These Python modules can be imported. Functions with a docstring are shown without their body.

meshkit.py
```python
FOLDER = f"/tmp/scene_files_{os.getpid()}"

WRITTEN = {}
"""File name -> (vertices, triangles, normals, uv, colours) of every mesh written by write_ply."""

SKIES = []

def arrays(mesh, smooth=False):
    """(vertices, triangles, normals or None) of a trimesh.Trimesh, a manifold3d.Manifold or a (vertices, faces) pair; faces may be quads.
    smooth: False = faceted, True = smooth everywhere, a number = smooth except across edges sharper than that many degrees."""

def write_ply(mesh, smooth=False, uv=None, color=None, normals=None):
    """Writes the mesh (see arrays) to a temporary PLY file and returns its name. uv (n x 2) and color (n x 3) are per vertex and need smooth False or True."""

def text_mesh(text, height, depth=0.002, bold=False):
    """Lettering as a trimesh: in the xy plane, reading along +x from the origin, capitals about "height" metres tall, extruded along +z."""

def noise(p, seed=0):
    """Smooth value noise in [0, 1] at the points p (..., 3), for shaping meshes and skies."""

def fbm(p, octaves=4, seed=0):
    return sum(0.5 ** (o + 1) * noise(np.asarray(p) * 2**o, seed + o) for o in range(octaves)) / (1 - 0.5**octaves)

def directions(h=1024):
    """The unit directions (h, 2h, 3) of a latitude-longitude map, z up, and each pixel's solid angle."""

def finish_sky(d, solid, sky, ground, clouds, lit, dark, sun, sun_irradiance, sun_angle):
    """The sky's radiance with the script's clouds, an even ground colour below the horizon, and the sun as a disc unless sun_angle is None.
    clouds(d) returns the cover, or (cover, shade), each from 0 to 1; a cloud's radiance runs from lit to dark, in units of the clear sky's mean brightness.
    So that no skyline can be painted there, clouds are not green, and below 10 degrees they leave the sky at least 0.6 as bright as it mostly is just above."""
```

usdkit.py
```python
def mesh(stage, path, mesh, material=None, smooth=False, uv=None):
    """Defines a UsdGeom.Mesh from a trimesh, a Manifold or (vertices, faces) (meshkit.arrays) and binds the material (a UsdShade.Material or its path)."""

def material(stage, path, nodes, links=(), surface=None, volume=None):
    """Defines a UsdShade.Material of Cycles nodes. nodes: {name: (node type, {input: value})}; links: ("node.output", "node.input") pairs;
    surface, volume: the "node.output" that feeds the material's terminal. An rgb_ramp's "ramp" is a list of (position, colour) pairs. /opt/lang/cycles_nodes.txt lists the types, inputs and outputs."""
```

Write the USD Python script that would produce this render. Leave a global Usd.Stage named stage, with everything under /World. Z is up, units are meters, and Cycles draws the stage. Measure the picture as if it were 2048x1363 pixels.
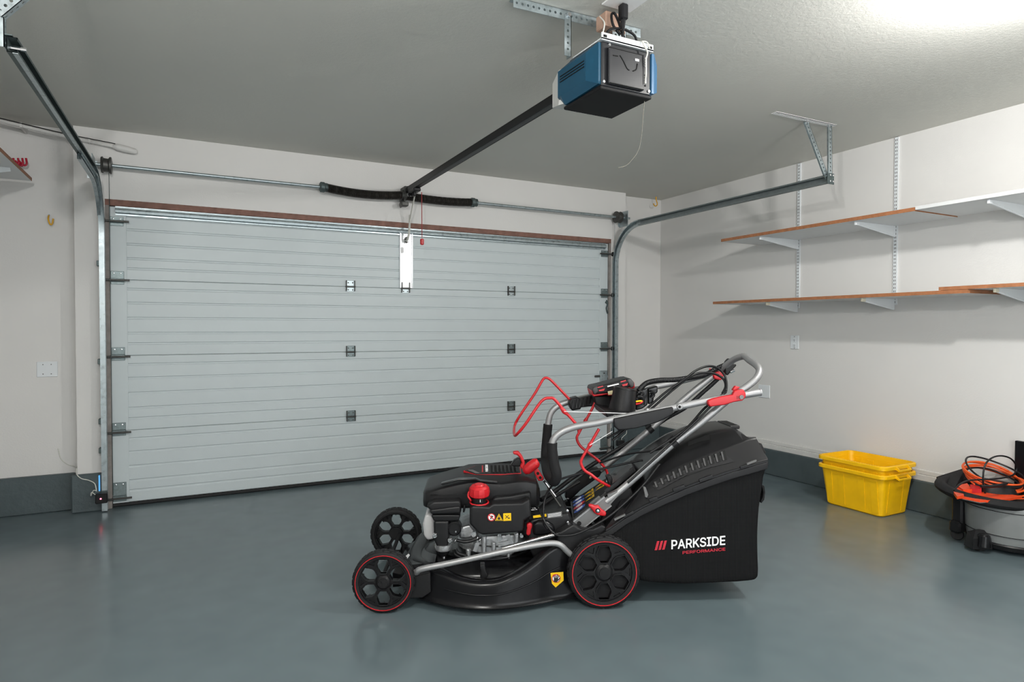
import math, random
import numpy as np, trimesh, shapely, usdkit, meshkit
import manifold3d as mf
from shapely.geometry import Polygon, Point, LineString, box as sbox
from shapely.ops import unary_union
from pxr import Usd, UsdGeom, UsdLux, UsdShade, Gf, Sdf

random.seed(7); np.random.seed(7)
stage = Usd.Stage.CreateInMemory()
UsdGeom.SetStageUpAxis(stage, 'Z'); UsdGeom.SetStageMetersPerUnit(stage, 1.0)
UsdGeom.Xform.Define(stage, '/World'); UsdGeom.Scope.Define(stage, '/World/Looks')

# ------------------------------------------------------------ camera
CAM = np.array([0.495, -5.1771, 1.2649]); FPX = 1265.12
_yaw, _pitch, _roll = 0.475, -0.0208, 0.0015
FW = np.array([math.sin(_yaw)*math.cos(_pitch), math.cos(_yaw)*math.cos(_pitch), math.sin(_pitch)])
RT = np.array([math.cos(_yaw), -math.sin(_yaw), 0.0]); UP = np.cross(RT, FW)
RT, UP = RT*math.cos(_roll)+UP*math.sin(_roll), -RT*math.sin(_roll)+UP*math.cos(_roll)
cam = UsdGeom.Camera.Define(stage, '/World/camera')
cam.CreateHorizontalApertureAttr(36.0); cam.CreateVerticalApertureAttr(36.0*1363/2048)
cam.CreateFocalLengthAttr(36.0*FPX/2048); cam.CreateClippingRangeAttr(Gf.Vec2f(0.05, 100))
m4 = Gf.Matrix4d(*[float(x) for x in (*RT, 0, *UP, 0, *(-FW), 0, *CAM, 1)])
UsdGeom.Xformable(cam).AddTransformOp().Set(m4)
cam.CreateExposureAttr(0.20)

# ------------------------------------------------------------ lights
def bulb(name, pos, r, inten, color):
    l = UsdLux.SphereLight.Define(stage, '/World/' + name)
    l.CreateRadiusAttr(r); l.CreateIntensityAttr(inten); l.CreateColorAttr(Gf.Vec3f(*color)); l.CreateNormalizeAttr(True)
    UsdGeom.Xformable(l).AddTranslateOp().Set(Gf.Vec3d(*pos))
    return l
bulb('ceiling_bulb', (3.26, -4.06, 2.50), 0.05, 29, (1.0, 0.985, 0.965))
bulb('ceiling_bulb_001', (0.10, -4.85, 2.46), 0.05, 34, (1.0, 0.985, 0.965))
room = UsdLux.RectLight.Define(stage, '/World/doorway_daylight')          # soft daylight through the opening behind the camera
room.CreateWidthAttr(2.4); room.CreateHeightAttr(2.0); room.CreateIntensityAttr(16); room.CreateColorAttr(Gf.Vec3f(0.93, 0.97, 1.0)); room.CreateNormalizeAttr(True)
_x = UsdGeom.Xformable(room); _x.AddTranslateOp().Set(Gf.Vec3d(2.0, -6.55, 1.2)); _x.AddRotateXYZOp().Set(Gf.Vec3f(90, 0, 0))

# ------------------------------------------------------------ names, things, parts
_used = {}
def numbered(parent, name):
    k = (parent, name); i = _used.get(k, 0); _used[k] = i + 1
    return name if i == 0 else f'{name}_{i:03d}'
def keys(p, label=None, cat=None, group=None, kind=None):
    for k, v in (('label', label), ('category', cat), ('group', group), ('kind', kind)):
        if v: p.SetCustomDataByKey(k, v)
    return p
BASE = {}
def thing(name, label, cat, base=(0, 0, 0), rot=0.0, group=None, kind=None):
    path = '/World/' + numbered('/World', name)
    x = UsdGeom.Xform.Define(stage, path)
    x.AddTranslateOp().Set(Gf.Vec3d(*[float(b) for b in base])); x.AddRotateZOp().Set(float(rot))
    BASE[path] = np.asarray(base, float) if rot == 0.0 else np.zeros(3)
    keys(x.GetPrim(), label, cat, group, kind)
    return path
def tm(mesh):
    if hasattr(mesh, 'to_mesh'):
        m = mesh.to_mesh(); return trimesh.Trimesh(m.vert_properties[:, :3], m.tri_verts, process=False)
    return mesh
def part(parent, name, mesh, mat, smooth=35, label=None, kind=None):
    mesh = cat(mesh) if isinstance(mesh, (list, tuple)) else tm(mesh).copy()
    if parent.count('/') > 3: parent = parent.rsplit('/', 1)[0]          # thing > part > sub-part, no further
    root = '/'.join(parent.split('/')[:3])
    mesh.apply_translation(-BASE.get(root, np.zeros(3)))
    path = parent + '/' + numbered(parent, name)
    p = usdkit.mesh(stage, path, mesh, MATS[mat], smooth=smooth)
    keys(p.GetPrim(), label, None, None, kind)
    return path
def single(name, mesh, mat, label=None, cat=None, group=None, kind=None, smooth=35):
    mesh = cat_(mesh) if isinstance(mesh, (list, tuple)) else tm(mesh)
    path = '/World/' + numbered('/World', name)
    p = usdkit.mesh(stage, path, mesh, MATS[mat], smooth=smooth)
    keys(p.GetPrim(), label, cat, group, kind)
    return path
def dup(path, name, label, cat, base, rot=0.0, group=None):
    q = '/World/' + numbered('/World', name)
    x = UsdGeom.Xform.Define(stage, q)
    x.GetPrim().GetReferences().AddInternalReference(path)
    x.ClearXformOpOrder()
    x.AddTranslateOp().Set(Gf.Vec3d(*[float(b) for b in base])); x.AddRotateZOp().Set(float(rot))
    x.GetPrim().SetInstanceable(True)
    keys(x.GetPrim(), label, cat, group)
    return q

# ------------------------------------------------------------ mesh helpers
def cat(ms): return trimesh.util.concatenate([tm(m) for m in ms])
cat_ = cat
def box(x0, x1, y0, y1, z0, z1, b=0.0):
    a = np.array([x0, y0, z0], float); c = np.array([x1, y1, z1], float)
    if b <= 0:
        m = trimesh.creation.box(extents=c-a); m.apply_translation((a+c)/2); return m
    b = min(b, *((c-a)/2.01)); pts = []
    for k in range(3):
        lo, hi = a.copy(), c.copy()
        for j in range(3):
            if j != k: lo[j] += b; hi[j] -= b
        pts += [(x, y, z) for x in (lo[0], hi[0]) for y in (lo[1], hi[1]) for z in (lo[2], hi[2])]
    return tm(mf.Manifold.hull_points(np.array(pts)))
def spline(pts, n=8, closed=False):
    P = np.asarray(pts, float)
    if len(P) < 3 or n <= 1: return P
    Q = np.vstack([P[-1], P, P[0], P[1]]) if closed else np.vstack([2*P[0]-P[1], P, 2*P[-1]-P[-2]])
    out = []
    for i in range(1, len(Q)-2):
        p0, p1, p2, p3 = Q[i-1:i+3]
        for t in np.arange(n)/n:
            out.append(.5*((2*p1)+(p2-p0)*t+(2*p0-5*p1+4*p2-p3)*t*t+(3*p1-p0-3*p2+p3)*t**3))
    if not closed: out.append(P[-1])
    return np.array(out)
def frames(P, closed=False):
    T = np.gradient(P, axis=0)
    if closed: T = np.roll(P, -1, 0)-np.roll(P, 1, 0)
    T /= np.linalg.norm(T, axis=1, keepdims=True)+1e-12
    a = np.array([0, 0, 1.0]) if abs(T[0][2]) < .9 else np.array([1.0, 0, 0])
    N = a-T[0]*(a@T[0]); N /= np.linalg.norm(N); out = []
    for t in T:
        N = N-t*(N@t); N /= np.linalg.norm(N)+1e-12
        out.append((N, np.cross(t, N)))
    return out
def sweep(P, prof, closed=False):
    """prof: (k,2) loop, or a list of loops, one per point"""
    P = np.asarray(P, float); F = frames(P, closed); rings = []
    for i, (p, (N, B)) in enumerate(zip(P, F)):
        pr = prof[i] if isinstance(prof, list) else prof
        rings.append(p+pr[:, :1]*N+pr[:, 1:]*B)
    return loft(rings, closed_path=closed)
def circ(r, k=10):
    a = np.arange(k)/k*2*np.pi
    return np.stack([r*np.cos(a), r*np.sin(a)], 1)
def tube(pts, r, k=10, n=6, closed=False):
    P = spline(pts, n, closed)
    if np.ndim(r): 
        rr = np.interp(np.linspace(0, 1, len(P)), np.linspace(0, 1, len(r)), r); return sweep(P, [circ(x, k) for x in rr], closed)
    return sweep(P, circ(r, k), closed)
def loft(rings, cap=True, closed_path=False):
    k = len(rings[0]); V = np.vstack(rings); F = []
    m = len(rings)
    for i in range(m if closed_path else m-1):
        a, b = i*k, ((i+1) % m)*k
        for j in range(k):
            j2 = (j+1) % k
            F += [(a+j, a+j2, b+j2), (a+j, b+j2, b+j)]
    if cap and not closed_path:
        V = np.vstack([V, np.mean(rings[0], 0), np.mean(rings[-1], 0)]); c0, c1 = m*k, m*k+1
        for j in range(k):
            j2 = (j+1) % k
            F += [(c0, j2, j), (c1, (m-1)*k+j, (m-1)*k+j2)]
    t = trimesh.Trimesh(V, np.array(F), process=False)
    if t.volume < 0: t.invert()
    return t
def lathe(prof, c=(0, 0, 0), axis=(0, 0, 1), k=32):
    """prof: (r, h) along the axis, a closed solid when it starts and ends at r = 0"""
    ax = np.asarray(axis, float); ax = ax/np.linalg.norm(ax)
    a = np.array([1.0, 0, 0]) if abs(ax[0]) < .9 else np.array([0, 1.0, 0])
    N = np.cross(ax, a); N /= np.linalg.norm(N); B = np.cross(ax, N)
    th = np.arange(k)/k*2*np.pi
    rings = [np.asarray(c)+ax*h+max(r, 1e-5)*(np.cos(th)[:, None]*N+np.sin(th)[:, None]*B) for r, h in prof]
    return loft(rings)
def torus(c, R, r, axis=(0, 0, 1), k=32, kk=8):
    th = np.linspace(0, 2*np.pi, kk+1)[:-1]
    ax = np.asarray(axis, float); ax = ax/np.linalg.norm(ax)
    a = np.array([1.0, 0, 0]) if abs(ax[0]) < .9 else np.array([0, 1.0, 0])
    N = np.cross(ax, a); N /= np.linalg.norm(N); B = np.cross(ax, N)
    P = [np.asarray(c)+R*(math.cos(t)*N+math.sin(t)*B) for t in np.arange(k)/k*2*np.pi]
    return sweep(np.array(P), circ(r, kk), True)
def extr(shape, h):
    """shapely polygon or point list extruded along +z by h"""
    if not hasattr(shape, 'geom_type'): shape = Polygon(shape)
    shape = shape.buffer(0)
    return cat([trimesh.creation.extrude_polygon(g, h, engine='earcut') for g in getattr(shape, 'geoms', [shape]) if g.area > 1e-9])
def remap(m, perm, off=(0, 0, 0)):
    m = tm(m).copy(); m.vertices = m.vertices[:, perm]+np.asarray(off, float)
    if m.volume < 0: m.invert()
    return m
def slab(shape, v0, v1, bevel=0.0):
    """polygon in (u, z) extruded across v from v0 to v1, edges rounded"""
    if v1 < v0: v0, v1 = v1, v0
    if bevel > 0:
        sh = shape if hasattr(shape, 'geom_type') else Polygon(shape)
        sh = sh.buffer(0); s2 = sh.buffer(-bevel, join_style=2)
        if not s2.is_empty and v1-v0 > 2.2*bevel:
            cores = []
            for g in getattr(s2, 'geoms', [s2]):
                cs = mf.CrossSection([list(g.exterior.coords)[:-1]], mf.FillRule.EvenOdd)
                core = mf.Manifold.extrude(cs, v1-v0-2*bevel)
                cores.append(core.minkowski_sum(mf.Manifold.sphere(bevel, 8)))
            m = tm(cores[0]) if len(cores) == 1 else cat(cores)
            return remap(m, [0, 2, 1], (0, v0+bevel, 0))
    return remap(extr(shape, v1-v0), [0, 2, 1], (0, v0, 0))
def bar(p0, p1, w, h, side=(0, 0, 1)):
    p0, p1 = np.asarray(p0, float), np.asarray(p1, float); d = p1-p0; L = np.linalg.norm(d); d /= L
    s = np.asarray(side, float); s = s-d*(s@d); s /= np.linalg.norm(s); t = np.cross(s, d)
    m = trimesh.creation.box(extents=(L, w, h)); m.apply_translation((L/2, 0, 0))
    M = np.eye(4); M[:3, 0], M[:3, 1], M[:3, 2], M[:3, 3] = d, t, s, p0
    m.apply_transform(M); return m
def place(m, p0, d, s):
    """local x -> d, local z -> s (made square to d), origin -> p0"""
    m = tm(m).copy(); d = np.asarray(d, float); d = d/np.linalg.norm(d); s = np.asarray(s, float); s = s-d*(s@d); s /= np.linalg.norm(s)
    M = np.eye(4); M[:3, 0], M[:3, 1], M[:3, 2], M[:3, 3] = d, np.cross(s, d), s, p0
    m.apply_transform(M); return m
def perforated_strip(L, w, t, pitch=.026, r=.0055):
    sh = sbox(0, -w/2, L, w/2)
    hol = [Point(x, 0).buffer(r, 3) for x in np.arange(pitch*.6, L-r*2, pitch)]
    return extr(sh.difference(unary_union(hol)), t)
def angle_iron(p0, p1, s, w=.032, t=.0025, flip=1):
    """perforated angle from p0 to p1; one leg faces s, the other is square to it"""
    p0, p1 = np.asarray(p0, float), np.asarray(p1, float); L = np.linalg.norm(p1-p0)
    a = perforated_strip(L, w, t); b = perforated_strip(L, w, t)
    b = remap(b, [0, 2, 1], (0, flip*(w/2-t) if flip > 0 else -w/2, 0)); b.apply_translation((0, 0, -w/2+t))
    return cat([place(a, p0, p1-p0, s), place(b, p0, p1-p0, s)])
def pix(x, y):
    return FW+RT*(x-1024)/FPX-UP*(y-681.5)/FPX
def onp(x, y, n, d):
    D = pix(x, y); n = np.asarray(n, float); return CAM+D*((d-n@CAM)/(n@D))
def PX(x, y, d): return onp(x, y, (1, 0, 0), d)
def PY(x, y, d): return onp(x, y, (0, 1, 0), d)
def PZ(x, y, d): return onp(x, y, (0, 0, 1), d)

# ------------------------------------------------------------ materials
MATS = {}
def mat(name, col, rough=.5, metal=0.0, spec=.5, coat=0.0, noise=0.0, nscale=20, bump=0.0, bscale=60, detail=3, rvar=0.0, obj=True):
    nodes = {'p': ('principled_bsdf', dict(base_color=col, roughness=rough, metallic=metal, specular_ior_level=spec, coat_weight=coat, coat_roughness=.08))}
    links = []
    nodes['g'] = ('geometry', {})
    if noise > 0 or rvar > 0:
        nodes['n'] = ('noise_texture', dict(scale=nscale, detail=float(detail), roughness=.6)); links.append(('g.position', 'n.vector'))
    if noise > 0:
        c = np.asarray(col, float)
        nodes['r'] = ('rgb_ramp', {'ramp': [(.25, tuple(c*(1-noise))), (.75, tuple(np.minimum(c*(1+noise), 1)))]})
        links += [('n.fac', 'r.fac'), ('r.color', 'p.base_color')]
    if rvar > 0:
        nodes['mr'] = ('map_range', dict(from_min=.3, from_max=.7, to_min=max(rough-rvar, .02), to_max=min(rough+rvar, 1)))
        links += [('n.fac', 'mr.value'), ('mr.result', 'p.roughness')]
    if bump > 0:
        nodes['bn'] = ('noise_texture', dict(scale=bscale, detail=3.0, roughness=.6)); nodes['b'] = ('bump', dict(strength=1.0, distance=bump))
        links += [('g.position', 'bn.vector'), ('bn.fac', 'b.height'), ('b.normal', 'p.normal')]
    MATS[name] = usdkit.material(stage, '/World/Looks/' + name, nodes, links, surface='p.BSDF')
mat('wall_paint', (.70, .69, .672), .62, spec=.3, noise=.02, nscale=1.5, bump=.0006, bscale=90)
mat('ceiling_paint', (.63, .625, .58), .75, spec=.2, noise=.02, nscale=1.2, bump=.0012, bscale=60)
mat('floor_epoxy', (.112, .148, .160), .22, spec=.5, noise=.07, nscale=1.3, rvar=.06, bump=.0008, bscale=9)
mat('curb_paint', (.066, .088, .094), .42, noise=.12, nscale=5, bump=.003, bscale=22)
mat('trim_white', (.66, .65, .63), .5, noise=.05, nscale=9, bump=.001, bscale=30)
mat('door_white', (.56, .62, .635), .42, noise=.025, nscale=3, bump=.0004, bscale=120)
mat('rubber_black', (.012, .012, .013), .7)
mat('wood_header', (.20, .10, .075), .7, noise=.3, nscale=14)
mat('jamb_wood', (.25, .228, .212), .7, noise=.25, nscale=14)
mat('wood_block', (.42, .27, .20), .7, noise=.15, nscale=25)
mat('board_edge', (.36, .145, .062), .5, noise=.22, nscale=30)
mat('melamine', (.66, .67, .67), .4, noise=.02)
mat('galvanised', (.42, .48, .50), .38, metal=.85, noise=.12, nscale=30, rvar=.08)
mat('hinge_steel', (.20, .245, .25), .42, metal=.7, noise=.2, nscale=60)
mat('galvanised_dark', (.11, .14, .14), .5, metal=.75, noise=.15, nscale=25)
mat('bright_plate', (.92, .94, .96), .22, metal=.35)
mat('white_metal', (.74, .77, .79), .4)
mat('cream_metal', (.70, .66, .52), .5)
mat('steel_dark', (.085, .085, .08), .45, metal=.6, noise=.2, nscale=40)
mat('spring_black', (.022, .020, .017), .45, metal=.3, noise=.2, nscale=60)
mat('black_plastic', (.010, .010, .011), .40, spec=.28, noise=.05)
mat('black_satin', (.012, .012, .013), .40, spec=.26, bump=.0003, bscale=350)
mat('black_gloss', (.006, .006, .007), .2)
mat('black_steel', (.006, .006, .007), .24, spec=.24)
mat('black_matte', (.010, .010, .011), .65, spec=.25)
mat('rubber_tread', (.012, .012, .013), .62, spec=.22, bump=.0005, bscale=150)
mat('foam_black', (.012, .012, .013), .75, spec=.25, bump=.0008, bscale=260)
mat('hole_black', (.003, .003, .003), .9)
mat('grey_plastic', (.13, .13, .13), .5)
mat('lid_grey', (.011, .011, .012), .27, spec=.34)
mat('flap_grey', (.05, .05, .051), .45)
mat('red_plastic', (.52, .012, .018), .38)
mat('red_dark', (.30, .010, .014), .45)
mat('red_hooks', (.42, .006, .03), .4)
mat('alu_tube', (.36, .36, .365), .46, metal=.65, rvar=.04)
mat('dark_grey', (.045, .045, .046), .5)
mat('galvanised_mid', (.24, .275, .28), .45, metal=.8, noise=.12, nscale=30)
mat('alu_flat', (.20, .20, .20), .5, metal=.6)
mat('cast_alu', (.50, .51, .52), .42, metal=.8, noise=.25, nscale=35, bump=.0015, bscale=120)
mat('silver_paint', (.72, .72, .73), .40, metal=.25)
mat('chrome', (.82, .82, .84), .18, metal=1.0)
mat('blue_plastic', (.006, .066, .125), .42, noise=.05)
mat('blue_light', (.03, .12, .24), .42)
mat('opener_black', (.012, .013, .016), .38)
mat('lens_white', (.66, .66, .64), .5)
mat('yellow_tub', (.95, .53, .001), .4, noise=.06, nscale=8)
mat('vac_grey', (.19, .20, .20), .35, noise=.05)
mat('orange_cord', (.78, .10, .015), .5)
mat('orange_red', (.78, .065, .01), .42)
mat('sticker_white', (.80, .80, .80), .5)
mat('sticker_yellow', (.85, .52, .0), .45)
mat('sticker_blue', (.03, .09, .42), .45)
mat('sticker_red', (.55, .015, .02), .45)
mat('sticker_black', (.012, .012, .012), .5)
mat('label_cream', (.62, .55, .33), .5)
mat('print_white', (.86, .86, .86), .6)
mat('print_red', (.48, .012, .03), .6)
mat('hook_yellow', (.68, .36, .02), .42)
mat('cord_white', (.62, .62, .57), .5)
mat('cord_thin', (.20, .19, .16), .5)
MATS['led_red'] = usdkit.material(stage, '/World/Looks/led_red', {'e': ('emission', dict(color=(1, .05, .08), strength=14.0))}, [], surface='e.emission')
MATS['daylight_gap'] = usdkit.material(stage, '/World/Looks/daylight_gap', {'e': ('emission', dict(color=(.10, .36, .75), strength=1.2))}, [], surface='e.emission')
MATS['bag_mesh'] = usdkit.material(stage, '/World/Looks/bag_mesh', {
    't': ('texture_coordinate', {}), 'm': ('mapping', dict(scale=(1, 1, 1), rotation=(0, 0, 0))),
    'w1': ('wave_texture', dict(wave_type='bands', bands_direction='x', scale=44.0)),
    'w2': ('wave_texture', dict(wave_type='bands', bands_direction='z', scale=44.0)),
    'mx': ('mix_color', dict(blend_type='multiply', fac=.5)),
    'n': ('noise_texture', dict(scale=7.0, detail=4.0)),
    'r': ('rgb_ramp', {'ramp': [(0.0, (.003, .003, .003)), (.5, (.008, .008, .0085)), (1.0, (.026, .026, .027))]}),
    'b': ('bump', dict(strength=.6, distance=.0012)),
    'p': ('principled_bsdf', dict(roughness=.66, specular_ior_level=.10))},
    [('t.object', 'm.vector'), ('m.vector', 'w1.vector'), ('m.vector', 'w2.vector'), ('w1.color', 'mx.a'), ('w2.color', 'mx.b'), ('mx.result', 'r.fac'), ('r.color', 'p.base_color'),
     ('mx.result', 'b.height'), ('b.normal', 'p.normal')], surface='p.BSDF')

# ------------------------------------------------------------ the room
ZC, W = 2.6246, 4.27
XL, XR, YB = -.73, 5.0, -6.6
def struct(name, mesh, mat, label, smooth=False): return single(name, mesh, mat, label, None, None, 'structure', smooth)
struct('floor', box(XL-.12, XR+.12, YB-.12, .6, -.12, 0), 'floor_epoxy', 'glossy grey-green painted garage floor')
struct('ceiling', box(XL-.12, XR+.12, YB-.12, .26, ZC, ZC+.1), 'ceiling_paint', 'plain textured off-white garage ceiling')
struct('wall_front', [box(-.176, 0, 0, .24, 0, ZC), box(W, 4.446, 0, .24, 0, ZC), box(0, W, 0, .24, 2.15, ZC),
                      box(XL, -.176, .12, .24, 0, ZC), box(4.446, XR, .12, .24, 0, ZC)], 'wall_paint', 'white front wall with the wide garage door in it')
struct('wall_right', box(XR, XR+.12, YB, .24, 0, ZC), 'wall_paint', 'white wall carrying the two long shelves')
struct('wall_left', box(XL-.12, XL, YB, .24, 0, ZC), 'wall_paint', 'white wall beside the garage door, out of frame')
struct('wall_back', box(XL-.12, XR+.12, YB-.12, YB, 0, ZC), 'wall_paint', 'white wall facing the garage door')
struct('baseboard_front', [box(XL, -.20, .085, .125, 0, .255, .006), box(-.21, -.002, -.03, .005, 0, .262, .008),
                           box(W+.002, 4.47, -.03, .005, 0, .262, .008), box(4.45, XR, .085, .125, 0, .245, .006)], 'curb_paint', 'dark grey painted concrete curb under the front wall', 30)
struct('baseboard_right', box(4.965, XR, YB, .1, 0, .219, .006), 'curb_paint', 'dark grey painted concrete curb under the shelf wall', 30)
struct('trim_1', [box(4.975, XR, YB, .12, .219, .262, .003), box(4.982, XR, YB, .12, .262, .294, .004)], 'trim_white', 'white stepped baseboard above the concrete curb of the shelf wall', 30)
struct('trim_2', [box(-.004, W+.004, .004, .05, 2.108, 2.152, .002)], 'wood_header', 'bare reddish wood header strip above the garage door', 30)
struct('trim_3', [box(-.001, .0235, .004, .05, 0, 2.11, .002)], 'jamb_wood', 'bare wood jamb at the left edge of the garage door', 30)
struct('trim_4', [box(W-.0235, W+.001, .004, .05, 0, 2.11, .002)], 'jamb_wood', 'bare wood jamb at the right edge of the garage door', 30)
struct('trim_5', [box(0, W, .30, .5, -.11, 2.2)], 'hole_black', 'dark outside behind the garage door')

# ------------------------------------------------------------ sectional garage door
door = thing('door_1', 'white ribbed sectional garage door with steel hinges', None, (W/2, .03, 0), 0.0, None, 'structure')
DY = .024                                             # inner face
JZ = [0.028, .537, 1.066, 1.598, 2.105]
for i in range(4):
    z0, z1 = JZ[i]+.0008, JZ[i+1]-.0008; H = z1-z0
    prof = [(DY+.004, z0), (DY, z0+.004)]
    for f in (.16, .30, .50, .70, .885):
        zc = z0+f*H
        prof += [(DY, zc-.012), (DY+.006, zc-.004), (DY+.006, zc+.002), (DY, zc+.007)]
    prof += [(DY, z1-.004), (DY+.004, z1), (DY+.045, z1), (DY+.045, z0)]
    mid = remap(extr(Polygon(prof), W-.05-.20), [2, 0, 1], (.025+.10, 0, 0))
    ends = [box(xa, xb, DY-.0015, DY+.045, z0, z1, .002) for xa, xb in ((.025, .125), (W-.125, W-.025))]
    part(door, 'section', [mid]+ends, 'door_white', 20)
part(door, 'bottom_seal', box(.02, W-.02, DY+.002, DY+.05, .002, .03, .006), 'rubber_black')
sp = [(-.014, 2.045), (-.014, 2.052), (-.004, 2.052), (-.004, 2.057), (-.026, 2.062), (-.030, 2.078), (-.026, 2.092), (-.004, 2.096), (-.004, 2.100), (-.014, 2.100), (-.014, 2.106), (0, 2.106), (0, 2.045)]
part(door, 'strut', remap(extr(Polygon([(a+DY, b) for a, b in sp]), W-.12), [2, 0, 1], (.06, 0, 0)), 'galvanised', 20)
def hinge(x, z, mat_='hinge_steel', w=.066):
    h = part(door, 'hinge', [box(x-w/2, x+w/2, DY-.006, DY, z+.005, z+.050, .0015), box(x-w/2, x+w/2, DY-.006, DY, z-.040, z-.005, .0015)], mat_, 30)
    for s in (-1, 1): part(h, 'side_flange', box(x+s*w/2-.0025, x+s*w/2+.0025, DY-.024, DY, z-.036, z+.050, .001), 'steel_dark', 30)
    part(h, 'pin', lathe([(0, -w/2-.006), (.0065, -w/2-.006), (.0065, w/2+.006), (0, w/2+.006)], (x, DY-.013, z), (1, 0, 0), 10), 'steel_dark')
    for dx in (-.018, .018):
        for dz in (.032, -.026): part(h, 'screw', lathe([(.005, 0), (.005, .003), (0, .004)], (x+dx, DY-.006, z+dz), (0, -1, 0), 8), 'steel_dark')
    return h
for z in JZ[1:4]:
    for x in (1.685, 3.157): hinge(x, z, 'galvanised' if z > 1.5 else 'hinge_steel')
hinge(2.15, JZ[3], 'galvanised')
def edge_roller(x, z, d, tall):
    b = part(door, 'roller_bracket', [box(min(x, x+d*.080), max(x, x+d*.080), DY-.007, DY, z+.008, z+tall, .0015), box(min(x, x+d*.080), max(x, x+d*.080), DY-.007, DY, z-.034, z-.010, .0015),
                                      box(min(x, x+d*.082), max(x, x+d*.082), DY-.036, DY-.007, z-.014, z+.008, .002)], 'hinge_steel', 30)
    part(b, 'stem', lathe([(0, -.045), (.007, -.045), (.007, .115), (0, .115)], (x, DY-.042, z-.006), (d, 0, 0), 10), 'steel_dark')
    part(b, 'roller', lathe([(0, -.008), (.019, -.008), (.022, -.004), (.022, .004), (.019, .008), (0, .008)], (x-d*.036, DY-.042, z-.006), (1, 0, 0), 16), 'black_plastic')
    for dx in (.018, .060): part(b, 'screw', lathe([(.005, 0), (.005, .003), (0, .004)], (x+d*dx, DY-.007, z+tall-.014), (0, -1, 0), 8), 'chrome')
for z, t in ((2.005, .03), (JZ[3], .058), (JZ[2], .058), (JZ[1], .058), (.075, .10)):
    edge_roller(.028, z, 1, t); edge_roller(W-.028, z, -1, t)
cb = part(door, 'operator_bracket', [box(2.102, 2.205, DY-.010, DY-.004, 1.60, 2.095, .001), box(2.098, 2.102, DY-.022, DY, 1.60, 2.095), box(2.205, 2.209, DY-.022, DY, 1.60, 2.095)], 'bright_plate', 30, label='bright flat operator bracket')
part(cb, 'clevis', [box(2.135, 2.165, DY-.045, DY-.010, 1.985, 1.990), box(2.135, 2.165, DY-.045, DY-.010, 2.008, 2.013), lathe([(0, -.02), (.005, -.02), (.005, .03), (0, .03)], (2.15, DY-.036, 1.995), (0, 0, 1), 8),
                    box(2.147, 2.153, DY-.05, DY-.012, 1.99, 2.03)], 'steel_dark')
lk = part(door, 'slide_lock', [box(4.15, 4.235, DY-.02, DY, .735, .84, .004), box(4.235, 4.262, DY-.012, DY-.004, .77, .79)], 'galvanised')
part(lk, 'lock_bolt', [box(4.085, 4.16, DY-.016, DY-.006, .776, .796, .004), lathe([(0, 0), (.006, 0), (.006, .012), (0, .012)], (4.19, DY-.02, .815), (0, -1, 0), 8)], 'steel_dark')
part(door, 'lift_cable_anchor', [lathe([(0, 0), (.012, 0), (.012, .02), (0, .02)], (4.225, DY, 1.52), (0, -1, 0), 10), tube([(4.225, DY-.01, 1.545), (4.235, DY-.012, 1.50), (4.222, DY-.014, 1.46), (4.238, DY-.012, 1.41)], .007, 6)], 'galvanised_dark')

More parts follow.
